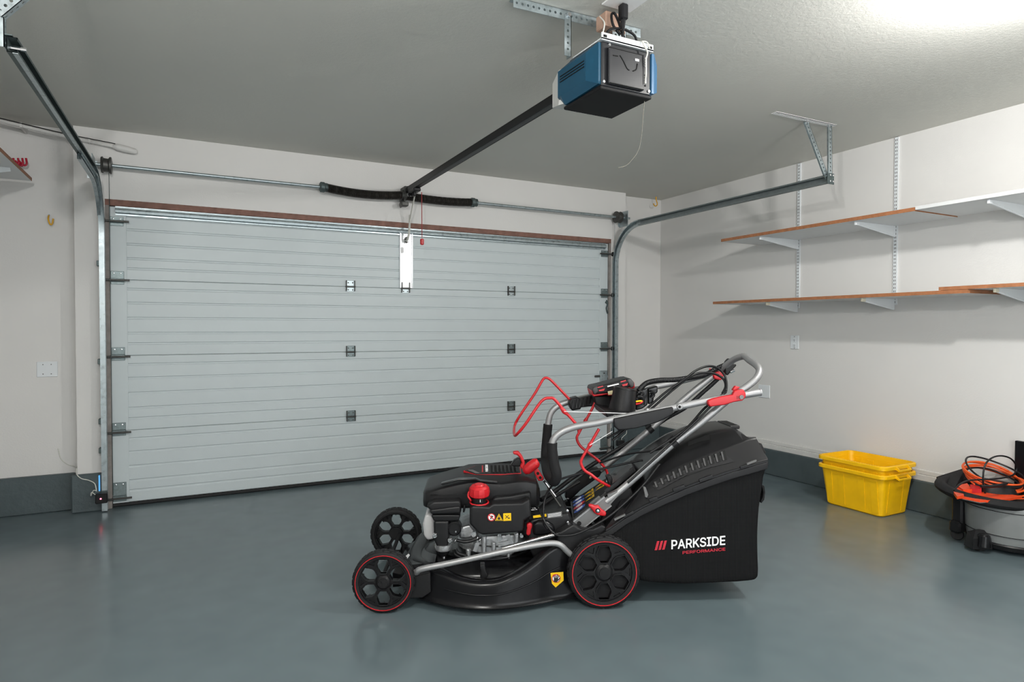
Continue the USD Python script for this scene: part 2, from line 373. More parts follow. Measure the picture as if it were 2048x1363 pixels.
# ------------------------------------------------------------ tracks
def channel(path, sx, name_parent, name='rail', mat_='galvanised', wid=.054, dep=.032):
    """C channel along a path in the (y, z) plane, open towards +x*sx"""
    P = np.asarray(path, float); T = np.gradient(P[:, 1:], axis=0); T /= np.linalg.norm(T, axis=1, keepdims=True)
    N = np.stack([-T[:, 1], T[:, 0]], 1); t = .0025; w = wid/2
    loop = np.array([(0, -w), (dep, -w), (dep, -w+.010), (dep-t, -w+.010), (dep-t, -w+t), (t, -w+t), (t, w-t), (dep-t, w-t), (dep-t, w-.010), (dep, w-.010), (dep, w), (0, w)])
    rings = [np.stack([p[0]+sx*loop[:, 0], p[1]+loop[:, 1]*n[0], p[2]+loop[:, 1]*n[1]], 1) for p, n in zip(P, N)]
    m = loft(rings, cap=False); 
    return part(name_parent, name, m, mat_, 30)
def track_path(x, x1, yv=-.052, zh=2.255, y1=-2.36, R=.36):
    arc = [(x+(x1-x)*.1*(1-math.cos(a)), yv-R+R*math.cos(a), zh-R+R*math.sin(a)) for a in np.linspace(0, np.pi/2, 12)]
    return [(x, yv, .008), (x, yv, 1.0)]+arc+[(x+(x1-x)*.5, -1.2, zh+.004), (x1, y1, zh+.008)]
TXL, TXR = -.030, W+.030
lt = thing('garage_door_track', 'galvanised door track at the left end, running back under the ceiling', 'track', (TXL, -.06, 0))
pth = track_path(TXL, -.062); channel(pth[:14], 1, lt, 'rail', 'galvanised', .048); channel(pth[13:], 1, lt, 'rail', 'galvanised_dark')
part(lt, 'lower_flange', bar((pth[13][0]+.025, pth[13][1], 2.2265), (pth[-1][0]+.025, pth[-1][1], 2.2345), .016, .002, (0, 0, 1)), 'galvanised')
part(lt, 'stiffener', bar((-.045, -.62, 2.286), (-.062, -2.36, 2.296), .034, .004, (0, 0, 1)), 'galvanised_dark')
a2 = [(TXL-.004, -.052-.40+.42*math.cos(a), 2.255-.40+.355*math.sin(a)) for a in np.linspace(.5, np.pi/2, 8)]
channel(a2+[(TXL-.006, -.95, 2.212)], 1, lt, 'splice_rail', 'galvanised', .034, .02)
for z in (.42, .62, 1.03, 1.70):
    c_ = part(lt, 'wall_clip', box(TXL-.016, TXL, -.058, -.001, z-.018, z+.018, .002), 'galvanised_dark')
part(lt, 'end_bolt', [lathe([(0, 0), (.008, 0), (.008, .05), (0, .05)], (-.06, -2.33, 2.262), (1, 0, 0), 8)], 'chrome')
rt = thing('garage_door_track', 'galvanised door track at the shelf end, curving up to the ceiling strut', 'track', (TXR, -.06, 0))
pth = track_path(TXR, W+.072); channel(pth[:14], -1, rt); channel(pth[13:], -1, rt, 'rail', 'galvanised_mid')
part(rt, 'stiffener', bar((W+.066, -1.6, 2.288), (W+.070, -2.36, 2.294), .034, .004, (0, 0, 1)), 'galvanised_dark')
for z in (.42, .70, 1.05, 1.75):
    part(rt, 'wall_clip', box(TXR, TXR+.018, -.058, -.001, z-.018, z+.018, .002), 'steel_dark')
part(rt, 'end_plate', [box(W+.03, W+.095, -2.372, -2.368, 2.228, 2.300)], 'galvanised_dark')
for dx in (-.004, .024):
    for dz in (-.02, .020): part(rt, 'end_bolt', lathe([(0, 0), (.006, 0), (.006, .010), (0, .010)], (W+.05+dx, -2.372, 2.265+dz), (0, -1, 0), 8), 'chrome')
rh = thing('track_hanger', 'white ceiling plate with two perforated struts holding the shelf-side door track', 'hanger', (4.33, -2.36, ZC))
part(rh, 'ceiling_plate', angle_iron((3.796, -2.36, ZC-.002), (4.375, -2.36, ZC-.002), (0, 0, -1), .040), 'print_white', label='white ceiling plate')
part(rh, 'strut', angle_iron((4.11, -2.35, ZC-.01), (4.325, -2.35, 2.27), (0, -1, 0), .036), 'galvanised')
part(rh, 'strut', angle_iron((4.325, -2.365, ZC-.004), (4.335, -2.365, 2.27), (0, -1, 0), .036), 'galvanised')
for x in (4.11, 4.32): part(rh, 'bolt', lathe([(0, 0), (.011, 0), (.011, .014), (0, .014)], (x, -2.36, ZC-.004), (0, 0, -1), 6), 'chrome')
lh = thing('track_hanger', 'perforated struts holding the left door track at the picture corner', 'hanger', (-.08, -2.36, ZC))
part(lh, 'strut', angle_iron((-.085, -2.36, ZC), (-.085, -2.36, 2.25), (0, -1, 0), .036), 'galvanised')
part(lh, 'strut', angle_iron((.13, -2.37, ZC), (-.085, -2.37, 2.36), (0, -1, 0), .036), 'galvanised')

# ------------------------------------------------------------ torsion shaft
SY = -.085
def sh(x): return np.array([x, SY, 2.362-.006*(x/W)])
ts = thing('torsion_spring_shaft', 'steel torsion shaft with two sagging black springs above the garage door', 'spring shaft', (W/2, SY, 2.36))
part(ts, 'shaft', tube([sh(-.05), sh(W+.08)], .0125, 12, 1), 'galvanised')
def spring(xa, xb, sag, r=.033):
    xs = np.linspace(xa, xb, 300); t = (xs-xa)/(xb-xa)
    P = np.array([sh(x) for x in xs]); P[:, 2] -= sag*4*t*(1-t)
    rr = r+.0022*np.sin(xs/.0085*2*np.pi)
    return sweep(P, [circ(a, 14) for a in rr])
part(ts, 'coil_spring', spring(1.47, 2.085, .022), 'spring_black', 60)
part(ts, 'coil_spring', spring(2.115, 2.72, .014), 'spring_black', 60)
for x in (1.455, 2.735): part(ts, 'winding_cone', lathe([(0, -.03), (.03, -.03), (.040, -.022), (.040, .004), (.034, .012), (.034, .03), (0, .03)], sh(x), (1, 0, 0), 20), 'galvanised_dark')
part(ts, 'center_bracket', [box(2.095, 2.105, SY-.045, -.001, 2.27, 2.41, .003), box(2.07, 2.13, SY-.05, SY+.02, 2.265, 2.30, .006), lathe([(0, -.02), (.045, -.02), (.045, .02), (0, .02)], sh(2.1), (1, 0, 0), 18)], 'steel_dark')
for x, d in ((.02, 1), (W+.02, -1)):
    dr = part(ts, 'cable_drum', lathe([(0, -.03), (.052, -.03), (.056, -.02), (.046, -.014), (.044, .012), (.056, .02), (.056, .03), (.03, .034), (0, .034)], sh(x), (d, 0, 0), 24), 'steel_dark')
    part(ts, 'bearing_plate', [box(x-d*.075-.003, x-d*.075+.003, SY-.06, -.001, 2.27, 2.42, .002), box(x-d*.09-.03, x-d*.09+.03, -.006, -.001, 2.28, 2.40)], 'galvanised')
    part(ts, 'lift_cable', tube([(x+d*.01, SY+.045, 2.36), (x+d*.01, -.035, 1.0), (x+d*.01, -.02, .1)], .0018, 5, 1), 'galvanised_dark')
part(ts, 'shaft_end', tube([sh(W+.08), sh(W+.16)], .011, 10, 1), 'galvanised')

# ------------------------------------------------------------ opener
OX = 2.135
op = thing('garage_door_opener', 'blue and black garage door opener motor unit hanging under the ceiling', 'door opener', (OX, -2.9, 2.25))
part(op, 'housing', box(2.010, 2.262, -3.03, -2.77, 2.252, 2.436, .006), 'opener_black')
def side_cover(s, x, bulge, y0):
    pr = [(y0, 2.262), (y0, 2.430), (-2.80, 2.430), (-2.725, 2.405), (-2.725, 2.285), (-2.765, 2.255)]
    a = remap(extr(Polygon(pr), .012), [2, 0, 1], (x if s > 0 else x-.012, 0, 0))
    b = loft([np.array([(x+s*.012, y, z) for y, z in pr]), np.array([(x+s*bulge, min(max(y, y0+(.06 if s < 0 else .045)), -2.74), min(max(z, 2.29), 2.405)) for y, z in pr])])
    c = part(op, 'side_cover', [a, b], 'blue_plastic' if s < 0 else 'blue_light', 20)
    for z in (2.376, 2.364, 2.352): part(c, 'louver', box(x+s*(bulge-.004), x+s*(bulge+.002), -2.95, -2.76, z-.002, z+.002), 'hole_black')
side_cover(-1, 2.010, .034, -3.022); side_cover(1, 2.262, .066, -3.036)
part(op, 'bottom_panel', box(2.004, 2.268, -3.03, -2.745, 2.240, 2.254, .003), 'black_matte')
fp = part(op, 'front_panel', box(2.035, 2.215, -3.045, -3.028, 2.262, 2.412, .004), 'opener_black')
part(fp, 'groove', [tube([(2.055, -3.0455, 2.378), (2.078, -3.0455, 2.380)], .0025, 6, 1), tube([(2.088, -3.0455, 2.385), (2.105, -3.0455, 2.366), (2.125, -3.0455, 2.338), (2.137, -3.0455, 2.333)], .0022, 6),
                    tube([(2.155, -3.0455, 2.333), (2.172, -3.0455, 2.343), (2.178, -3.0455, 2.368)], .0025, 6), box(2.04, 2.212, -3.047, -3.044, 2.264, 2.267), box(2.037, 2.212, -3.047, -3.044, 2.407, 2.409)], 'hole_black')
part(fp, 'tag', box(2.166, 2.186, -3.047, -3.0445, 2.377, 2.387), 'sticker_white', label='small white tag')
for x, z in ((2.045, 2.425), (2.018, 2.27), (2.25, 2.27)): part(op, 'screw', lathe([(0, 0), (.006, 0), (.006, .005), (0, .005)], (x, -3.03, z), (0, -1, 0), 8), 'chrome')
part(op, 'button', [lathe([(0, 0), (.004, 0), (.004, .004), (0, .004)], (2.232, -3.03, 2.405-.011*i), (0, -1, 0), 8) for i in range(4)], 'sticker_white', label='white terminal screws', kind='stuff')
part(op, 'vent_hole', [lathe([(0, 0), (.004, 0), (.004, .002), (0, .002)], (2.232, -3.03, 2.335-.011*i), (0, -1, 0), 8) for i in range(5)], 'hole_black', kind='stuff')
part(op, 'mounting_bracket', [box(1.998, 2.262, -3.045, -3.040, 2.432, 2.462), box(1.998, 2.262, -3.045, -2.80, 2.436, 2.441)], 'white_metal', label='pale metal mounting bracket')
for xa, xb in ((2.006, 2.022), (2.236, 2.254)): part(op, 'slot', box(xa, xb, -3.0465, -3.044, 2.443, 2.453), 'hole_black')
part(op, 'light_lens', loft([np.array([(x, y, z) for x, z in ((x0, z0), (x1, z0), (x1, z1), (x0, z1))]) for y, x0, x1, z0, z1 in ((-2.77, 2.0, 2.27, 2.262, 2.425), (-2.725, 1.99, 2.28, 2.265, 2.42), (-2.62, 2.02, 2.25, 2.29, 2.40))]), 'lens_white', 20, label='white light lens')
part(op, 'hanger_strap', angle_iron((1.958, -2.85, ZC-.02), (1.958, -2.85, 2.43), (0, -1, 0), .034), 'galvanised')
part(op, 'hanger_strap', angle_iron((2.235, -2.87, ZC-.02), (2.235, -2.87, 2.43), (0, -1, 0), .034), 'galvanised')
part(op, 'hanger_strap', [angle_iron((2.15, -2.93, ZC-.03), (2.15, -2.93, 2.44), (0, -1, 0), .034)], 'galvanised')
orl = thing('opener_rail', 'black opener rail running from the motor unit to the wall above the door', 'rail', (OX, -.1, 2.4))
part(orl, 'beam', [box(OX-.020, OX+.020, -2.60, -.10, 2.378, 2.384), box(OX-.022, OX-.016, -2.60, -.10, 2.378, 2.418), box(OX+.016, OX+.022, -2.60, -.10, 2.378, 2.418), box(OX-.022, OX+.022, -2.60, -.10, 2.416, 2.420)], 'black_plastic', False)
part(orl, 'wall_bracket', [box(OX-.035, OX+.035, -.12, -.001, 2.372, 2.432, .004), lathe([(0, -.03), (.018, -.03), (.018, .03), (0, .03)], (OX, -.09, 2.365), (0, 0, 1), 14)], 'steel_dark')
tr = part(orl, 'trolley', [box(OX-.03, OX+.03, -.34, -.18, 2.352, 2.378, .005), box(OX-.012, OX+.012, -.28, -.23, 2.325, 2.355, .004), lathe([(0, -.03), (.009, -.03), (.009, .03), (0, .03)], (OX, -.20, 2.345), (1, 0, 0), 10)], 'black_plastic')
part(tr, 'pulley', lathe([(0, -.012), (.022, -.012), (.018, 0), (.022, .012), (0, .012)], (OX, -.13, 2.355), (0, 0, 1), 16), 'chrome')
part(orl, 'door_arm', [bar((OX+.018, -.22, 2.345), (OX+.012, -.10, 2.14), .022, .005, (1, 0, 0)), tube([(OX+.016, -.10, 2.20), (OX+.016, -.085, 2.08), (OX+.012, -.075, 2.03), (OX+.01, -.05, 1.998), (OX+.012, -.012, 1.998)], .009, 8)], 'cord_white', label='pale steel door arm')
cr = part(orl, 'release_cord', tube([(OX+.06, -.27, 2.36), (OX+.062, -.27, 1.995)], .0032, 6, 1), 'red_dark', label='red emergency release cord')
part(cr, 'release_handle', box(OX+.048, OX+.076, -.284, -.256, 1.935, 1.985, .006), 'red_plastic')
oh = thing('ceiling_angle_bar', 'long perforated angle bar under the ceiling above the opener', 'angle bar', (2.05, -2.84, ZC))
part(oh, 'angle_bar', angle_iron((1.70, -2.84, ZC-.022), (2.34, -2.86, ZC-.022), (0, -1, 0), .042), 'galvanised')
for x in (1.958, 2.15, 2.235): part(oh, 'bolt', lathe([(0, 0), (.010, 0), (.010, .014), (0, .014)], (x, -2.852, ZC-.024), (0, -1, 0), 6), 'chrome')
wb = single('wood_block', box(2.075, 2.165, -2.965, -2.89, ZC-.085, ZC-.0225, .004), 'wood_block', 'raw pinkish wood block under the ceiling outlet', 'block')
ot = thing('ceiling_outlet', 'white outlet plate on the ceiling above the opener, black plug in it', 'outlet', (2.12, -3.03, ZC))
part(ot, 'cover_plate', box(2.05, 2.20, -3.10, -2.965, ZC-.008, ZC-.0005, .003), 'sticker_white')
pc = thing('power_cord', 'bundled black power cord hanging from the ceiling outlet to the opener', 'cord', (2.13, -3.0, 2.5))
part(pc, 'plug', [box(2.112, 2.145, -3.03, -2.995, ZC-.075, ZC-.009, .006), lathe([(0, 0), (.012, 0), (.006, -.05), (0, -.05)], (2.128, -3.012, ZC-.075), (0, 0, 1), 10)], 'black_plastic')
cy = -3.0
loop = [(2.128, cy-.012, ZC-.12), (2.135, cy, 2.48), (2.15, cy, 2.463), (2.185, cy, 2.458), (2.215, cy+.01, 2.475), (2.20, cy, 2.505), (2.15, cy-.005, 2.517), (2.10, cy, 2.515), (2.065, cy, 2.50), (2.05, cy, 2.47), (2.052, cy, 2.445)]
part(pc, 'cable', [tube(loop, .0055, 8, 8), tube([(2.13, cy+.01, 2.50), (2.095, cy+.01, 2.53), (2.085, cy+.01, 2.57), (2.10, cy+.01, 2.582), (2.12, cy+.01, 2.555), (2.14, cy+.01, 2.51), (2.165, cy+.01, 2.47), (2.18, cy+.01, 2.445)], .0055, 8, 8)], 'black_plastic')
part(pc, 'twist_tie', torus((2.133, cy+.002, 2.508), .013, .003, (.6, 0, .8), 14, 6), 'wood_block', label='tan twist tie')
ww = thing('bell_wire', 'thin white bell wires looped over the opener face', 'wire', (2.2, -3.05, 2.44))
for w_ in (tube([(2.04, -2.97, ZC-.06), (2.035, -3.01, 2.52), (2.02, -3.02, 2.47), (2.025, -3.0, 2.443)], .003, 6), tube([(2.20, -3.05, 2.464), (2.205, -3.055, 2.445), (2.222, -3.056, 2.42), (2.216, -3.055, 2.39), (2.219, -3.052, 2.35), (2.217, -3.05, 2.29)], .0036, 6), tube([(2.19, -3.0, 2.47), (2.2, -3.04, 2.466), (2.225, -3.05, 2.464), (2.24, -3.05, 2.44)], .003, 6)):
    part(ww, 'strand', w_, 'cord_white')
aw = single('antenna_wire', tube([(2.255, -3.0, 2.25), (2.262, -2.98, 2.18), (2.277, -2.95, 2.10), (2.272, -2.93, 2.04), (2.24, -2.90, 1.99), (2.205, -2.88, 1.975)], .0018, 5, 8), 'cord_thin', 'thin curved antenna wire dangling under the opener', 'wire')

# ------------------------------------------------------------ shelves on the right wall
def shelf_board(label, y0, y1, z0, z1, edge, group, x0=4.70):
    t = thing('shelf_board', label, 'shelf', (4.75, (y0+y1)/2, z0), 0.0, group)
    part(t, 'panel', box(x0+.003, 4.984, y0, y1, z0, z1, .001), 'melamine', 20)
    if edge:
        part(t, 'edge_band', [box(x0, x0+.003, y0, y1, z0, z1)], 'board_edge', False, label='reddish brown wood edge')
        part(t, 'end_band', box(x0, 4.984, y1, y1+.002, z0, z1), 'board_edge', False)
        part(t, 'end_band', box(x0, 4.984, y0-.002, y0, z0, z1), 'board_edge', False)
shelf_board('white upper shelf board with a brown wood edge', -2.815, -1.225, 1.992, 2.015, True, 'wall shelves', 4.51)
shelf_board('plain white upper shelf board running out of the picture', -4.6, -2.820, 1.998, 2.020, False, 'wall shelves', 4.51)
shelf_board('long lower shelf board with a brown wood edge', -3.085, -1.057, 1.474, 1.496, True, 'wall shelves', 4.59)
shelf_board('lower shelf board lapped over the end of the long lower one', -4.6, -2.925, 1.4975, 1.518, True, 'wall shelves', 4.59)
YS = (-1.603, -2.407, -3.21)
def standard(y, label):
    t = thing('shelf_standard', label, 'shelf standard', (4.99, y, 1.43), 0.0, 'slotted wall standards')
    part(t, 'channel', [box(4.986, XR, y-.0125, y-.0105, 1.432, 2.62), box(4.986, XR, y+.0105, y+.0125, 1.432, 2.62), box(4.985, 4.987, y-.0125, y+.0125, 1.432, 2.62)], 'white_metal')
    sl = []
    for k in range(46):
        z = 1.445+k*.0255
        if z < 2.61: sl += [box(4.9845, 4.986, y+dy-.002, y+dy+.002, z, z+.014) for dy in (-.005, .005)]
    part(t, 'slot', sl, 'grey_plastic', False, kind='stuff')
standard(YS[0], 'white slotted shelf standard nearer the garage door')
standard(YS[1], 'white slotted shelf standard in the middle of the wall shelves')
standard(YS[2], 'white slotted shelf standard at the picture edge')
def bracket_mesh(tip):                                               # tip: where its front end is, from x = 4.72
    pr = [(4.985, 0), (4.985, -.076), (4.965, -.076), (4.72+tip, -.022), (4.715+tip, -.002), (4.72+tip, 0)]
    a = slab(pr, -.0035, .0035)
    b = bar((4.72+tip, 0, -.010), (4.972, 0, -.067), .012, .006, (0, 0, 1)); return [a, b]
def bracket(y, z, label, m='white_metal', tip=.012):
    t = thing('shelf_bracket', label, 'shelf bracket', (4.985, y, z), 0.0, 'shelf brackets')
    mm = cat(bracket_mesh(tip)); mm.apply_translation((0, y, z))
    part(t, 'arm', mm, 'white_metal')
    part(t, 'tip', box(4.714+tip, 4.752+tip, y-.007, y+.007, z-.025, z-.001, .002), m)
    return t
bracket(YS[0], 1.9915, 'white bracket under the upper shelf nearer the garage door', tip=-.175)
bracket(YS[1], 1.9915, 'white bracket under the middle of the upper shelves', tip=-.175)
bracket(YS[2], 1.9975, 'white bracket under the upper shelf at the picture edge', tip=-.175)
bracket(YS[0], 1.4735, 'cream-tipped bracket under the lower shelf nearer the garage door', 'cream_metal', -.095)
bracket(YS[1], 1.4735, 'cream-tipped bracket under the middle of the long lower shelf', 'cream_metal', -.095)
bracket(YS[2], 1.497, 'cream-tipped bracket under the lapped lower shelf at the picture edge', 'cream_metal', -.095)
# left-hand shelf
ls = thing('shelf_board', 'white shelf board end with brown edge on the left wall', 'shelf', (XL+.17, -.9, 2.21), 0.0, 'wall shelves')
part(ls, 'panel', box(XL, -.402, -3.2, -.03, 2.222, 2.242, .001), 'melamine', 20)
part(ls, 'edge_band', box(-.402, -.399, -3.2, -.03, 2.222, 2.242), 'board_edge', False, label='reddish brown wood edge')
part(ls, 'end_band', box(XL, -.399, -.03, -.028, 2.222, 2.242), 'melamine', False)
lb = thing('shelf_bracket', 'white bracket under the left wall shelf board', 'shelf bracket', (XL, -.40, 2.2), 0.0, 'shelf brackets')
part(lb, 'arm', slab([(XL+.001, 2.2215), (-.44, 2.2215), (-.437, 2.20), (XL+.02, 2.13), (XL+.001, 2.13)], -.403, -.397), 'white_metal')
hk = thing('tool_hook_rack', 'dark red row of tool hooks behind the left shelf board', 'hook rack', (-.5, -.1, 2.33))
part(hk, 'rail', tube([PY(x, y, .05) for x, y in ((-25, 305), (8, 315), (30, 326), (46, 331))], .010, 8), 'red_hooks')
for x in (26, 35.5, 44, 51.5):
    part(hk, 'hook', tube([PY(a, b, .03) for a, b in ((x-14, 321), (x-7, 328), (x-1, 330.5), (x+2, 326), (x+.5, 316))], .0062, 8), 'red_hooks')
part(hk, 'wall_peg', tube([PY(8, 315, .05), PY(8, 315, .119)], .008, 8, 1), 'red_hooks')

# ------------------------------------------------------------ wall fittings
hp = [PY(x, y, d) for x, y, d in ((98, 430, .119), (97.5, 431, .10), (96.5, 437, .08), (98.5, 445, .08), (102, 449, .08), (105, 446, .08), (106.5, 437, .08))]
t = thing('screw_hook', 'yellow screw hook on the wall left of the garage door', 'hook', hp[0], 0.0, 'yellow screw hooks')
part(t, 'hook_arm', tube(hp[1:], .0052, 8), 'hook_yellow'); part(t, 'threaded_stem', tube(hp[:2], .0056, 8, 1), 'galvanised')
t = thing('screw_hook', 'yellow screw hook hanging from the ceiling near the shelf wall corner', 'hook', (4.84, .02, ZC), 0.0, 'yellow screw hooks')
hp = [(4.835, .0, ZC), (4.836, .0, ZC-.03), (4.850, .0, ZC-.065), (4.846, .0, ZC-.088), (4.826, .0, ZC-.096), (4.808, .0, ZC-.085), (4.804, .0, ZC-.070)]
part(t, 'hook_arm', tube(hp, .0055, 8), 'hook_yellow'); part(t, 'threaded_stem', tube(hp[:2], .0065, 8, 1), 'hook_yellow')
def plate(name, label, cat_, x0, x1, y0, y1, z0, z1, screws, ax):
    t = thing(name, label, cat_, ((x0+x1)/2, (y0+y1)/2, z0))
    part(t, 'plate', box(x0, x1, y0, y1, z0, z1, .003), 'white_metal', 30)
    part(t, 'screw', [lathe([(.0035, -.001), (.0035, .0015), (0, .002)], p, ax, 8) for p in screws], 'grey_plastic')
    return t
plate('cover_plate', 'blank white double cover plate low on the wall left of the door', 'wall plate', -.414, -.296, .114, .12, .925, 1.030, [(x, .114, z) for x in (-.378, -.332) for z in (.945, 1.01)], (0, -1, 0))
t = plate('wall_outlet', 'white electrical outlet under the lower shelf', 'outlet', 4.993, XR, -1.612, -1.53, 1.092, 1.205, [(4.993, -1.571, 1.195), (4.993, -1.571, 1.10)], (-1, 0, 0))
for z in (1.165, 1.122):
    f = part(t, 'socket', box(4.990, 4.994, -1.586, -1.556, z-.015, z+.015, .002), 'white_metal')
    part(f, 'slit', [box(4.9895, 4.991, -1.571+dy-.001, -1.571+dy+.001, z-.003, z+.006) for dy in (-.006, .006)]+[box(4.9895, 4.991, -1.573, -1.569, z-.010, z-.006)], 'black_plastic', False)
plate('cover_plate', 'blank white cover plate on the shelf wall behind the mower handle', 'wall plate', 4.993, XR, -1.325, -1.20, .655, .768, [], (-1, 0, 0))
tb = thing('cable_tube', 'white cable tube with a bulbous end running below the ceiling left of the door', 'cable tube', (-.2, -.03, 2.55))
part(tb, 'tube', tube([(-.73, -.02, 2.612), (-.55, -.03, 2.589), (-.22, -.03, 2.541), (.08, -.03, 2.506)], .013, 10), 'trim_white')
part(tb, 'end_cap', tube([(.055, -.03, 2.508), (.08, -.03, 2.505), (.13, -.03, 2.497), (.185, -.03, 2.489), (.20, -.03, 2.487)], [.014, .024, .024, .020, .008], 12), 'trim_white')
part(tb, 'wire', tube([(-.73, -.045, 2.628), (-.55, -.05, 2.600), (-.22, -.05, 2.552), (.07, -.05, 2.522)], .003, 6), 'black_plastic', label='thin dark wire')
for x, z in ((-.45, 2.575), (-.08, 2.527)): part(tb, 'clip', box(x-.006, x+.006, -.05, .119 if x < -.18 else -.001, z-.016, z+.016), 'trim_white')
sn = thing('door_safety_sensor', 'black safety sensor with a red light at the foot of the left track', 'sensor', (-.07, -.08, .07))
part(sn, 'case', box(-.062, .008, -.135, -.086, .075, .142, .005), 'black_plastic', 30)
part(sn, 'status_light', lathe([(0, 0), (.0055, 0), (.004, .003), (0, .004)], (-.030, -.135, .108), (0, -1, 0), 10), 'led_red', label='glowing red status light')
part(sn, 'mount', [box(-.07, .006, -.088, -.083, .08, .15), box(-.036, -.031, -.088, -.03, .08, .15)], 'galvanised_dark')
part(sn, 'terminal', tube([(-.062, -.10, .13), (-.085, -.10, .15), (-.09, -.09, .125), (-.075, -.09, .16), (-.055, -.1, .155)], .003, 6), 'cord_white')
single('sensor_wire', tube([(-.30, .117, .43), (-.285, .117, .36), (-.25, .117, .315), (-.215, .110, .302), (-.182, .06, .298), (-.179, -.004, .30), (-.175, -.036, .27), (-.15, -.037, .238), (-.11, -.037, .222), (-.072, -.06, .20), (-.058, -.09, .157)], .0034, 6), 'cord_white', 'thin white wire running down to the left safety sensor', 'wire')
sn2 = thing('door_safety_sensor', 'small black safety sensor at the right track seen past the mower handle', 'sensor', (4.32, -.08, .1))
part(sn2, 'case', box(4.265, 4.335, -.15, -.10, .10, .155, .005), 'black_plastic', 30)
part(sn2, 'mount', [box(4.275, 4.37, -.102, -.097, .10, .16), box(4.365, 4.37, -.102, -.032, .10, .16)], 'galvanised_dark')
single('sensor_wire', tube([(4.345, -.11, .13), (4.325, -.11, .165), (4.35, -.11, .19), (4.395, -.10, .22), (4.41, -.06, .29), (4.40, -.003, .34)], .003, 6), 'cord_white', 'thin white wire looping up from the right safety sensor', 'wire')
single('light_gap', box(-.052, -.043, -.034, -.0312, .10, .248), 'daylight_gap', 'bluish sliver of daylight beside the foot of the left track', 'light gap')

# ------------------------------------------------------------ yellow crates
def rrect(cx, cy, hx, hy, z, r=.03, k=5):
    out = []
    for sx, sy, a0 in ((1, 1, 0), (-1, 1, 90), (-1, -1, 180), (1, -1, 270)):
        for j in range(k):
            a = math.radians(a0+90*j/(k-1)); out.append((cx+sx*(hx-r)+r*math.cos(a), cy+sy*(hy-r)+r*math.sin(a), z))
    return np.array(out)
def crate(label, z, group):
    t = thing('storage_crate', label, 'crate', (CX, CY, z), 0.0, group)
    bx, by, tx, ty, H = .142, .208, .175, .238, .298
    def R(f, d=0): return rrect(CX, CY, bx+(tx-bx)*f+d, by+(ty-by)*f+d, z+H*f, .035)
    rings = [R(0, -.008), R(.03), R(.25), R(.5), R(.75), R(.87)]
    rings += [rrect(CX, CY, tx+.002, ty+.002, z+.262, .04), rrect(CX, CY, tx+.016, ty+.016, z+.264, .045), rrect(CX, CY, tx+.016, ty+.016, z+.284, .045), rrect(CX, CY, tx+.012, ty+.012, z+.290, .045),
              rrect(CX, CY, tx+.001, ty+.001, z+.290, .04), rrect(CX, CY, tx-.003, ty-.003, z+.26, .035), R(.5, -.004), R(.02, -.006)]
    part(t, 'body', loft(rings), 'yellow_tub', 30)
    rb = []
    for s in (-1, 1):
        for fy in (-.80, -.36, .36, .80):
            y = CY+fy*by
            a = [np.array([(CX+s*(bx+(tx-bx)*f+o), y+dy*(1+.12*f), z+H*f) for dy, o in ((-.022, -.004), (-.022, .0025), (.022, .0025), (.022, -.004))]) for f in (.07, .82)]
            rb.append(loft(a))
        for fx in (-.55, .55):
            x = CX+fx*bx
            a = [np.array([(x+dx*(1+.12*f), CY+s*(by+(ty-by)*f+o), z+H*f) for dx, o in ((-.018, -.004), (-.018, .0025), (.018, .0025), (.018, -.004))]) for f in (.07, .80)]
            rb.append(loft(a))
    for m in rb: part(t, 'rib', m, 'yellow_tub', 30)
    for s in (-1, 1):
        y0 = CY+s*(ty+.014); hw = .062
        h = [box(CX-hw, CX+hw, min(y0+s*.020, y0+s*.027), max(y0+s*.020, y0+s*.027), z+.252, z+.266, .002)]
        for sx in (-1, 1):
            tri = [(y0, z+.288), (y0, z+.262), (y0+s*.026, z+.252), (y0+s*.027, z+.262)]
            h.append(remap(extr(tri, .008), [2, 0, 1], (CX+sx*hw-.004, 0, 0)))
        part(t, 'handle', h, 'yellow_tub', 30)
    return t
CX, CY = 4.752, -2.365
crate('yellow plastic crate on the floor by the wall, lower of the nested two', .001, 'nested yellow crates')
crate('yellow plastic crate nested inside the other one, upper rim', .060, 'nested yellow crates')

# ------------------------------------------------------------ vacuum
VC = np.array([4.742, -3.256]); RC = np.array([4.700, -3.165])
vc = thing('shop_vacuum', 'grey drum vacuum cleaner with a thick black rim against the wall', 'vacuum cleaner', (VC[0], VC[1], 0))
part(vc, 'drum', lathe([(0, .05), (.195, .05), (.212, .06), (.222, .12), (.230, .255), (.225, .275), (0, .275)], (*VC, 0), k=48), 'vac_grey')
for z, r in ((.105, .2215), (.243, .2305)): part(vc, 'drum_band', torus((*VC, z), r, .002, k=48, kk=6), 'lid_grey')
part(vc, 'base', lathe([(0, .018), (.18, .018), (.203, .024), (.216, .05), (.200, .07), (0, .07)], (*VC, 0), k=40), 'black_plastic')
th = np.arange(60)/60*2*np.pi
e2v = np.array([-.457, -.8895, 0]); s2v = np.array([.8895, -.457, 0])
def rim_z(P): return .300+.07*float(np.dot(np.array([P[0]-RC[0], P[1]-RC[1], 0]), -e2v))-.05*float(np.dot(np.array([P[0]-RC[0], P[1]-RC[1], 0]), s2v))
rim = np.array([(RC[0]+.252*math.cos(a), RC[1]+.235*math.sin(a), 0) for a in th]); rim[:, 2] = [rim_z(p) for p in rim]
F = circ(1, 12)
part(vc, 'rim', sweep(rim, np.stack([F[:, 0]*.027, F[:, 1]*.034], 1), True), 'foam_black')
part(vc, 'rim_tray', lathe([(0, .262), (.21, .262), (.235, .275), (.235, .285), (0, .280)], (RC[0], RC[1], 0), k=48), 'black_matte')
p0 = PZ(1873, 953, .332)
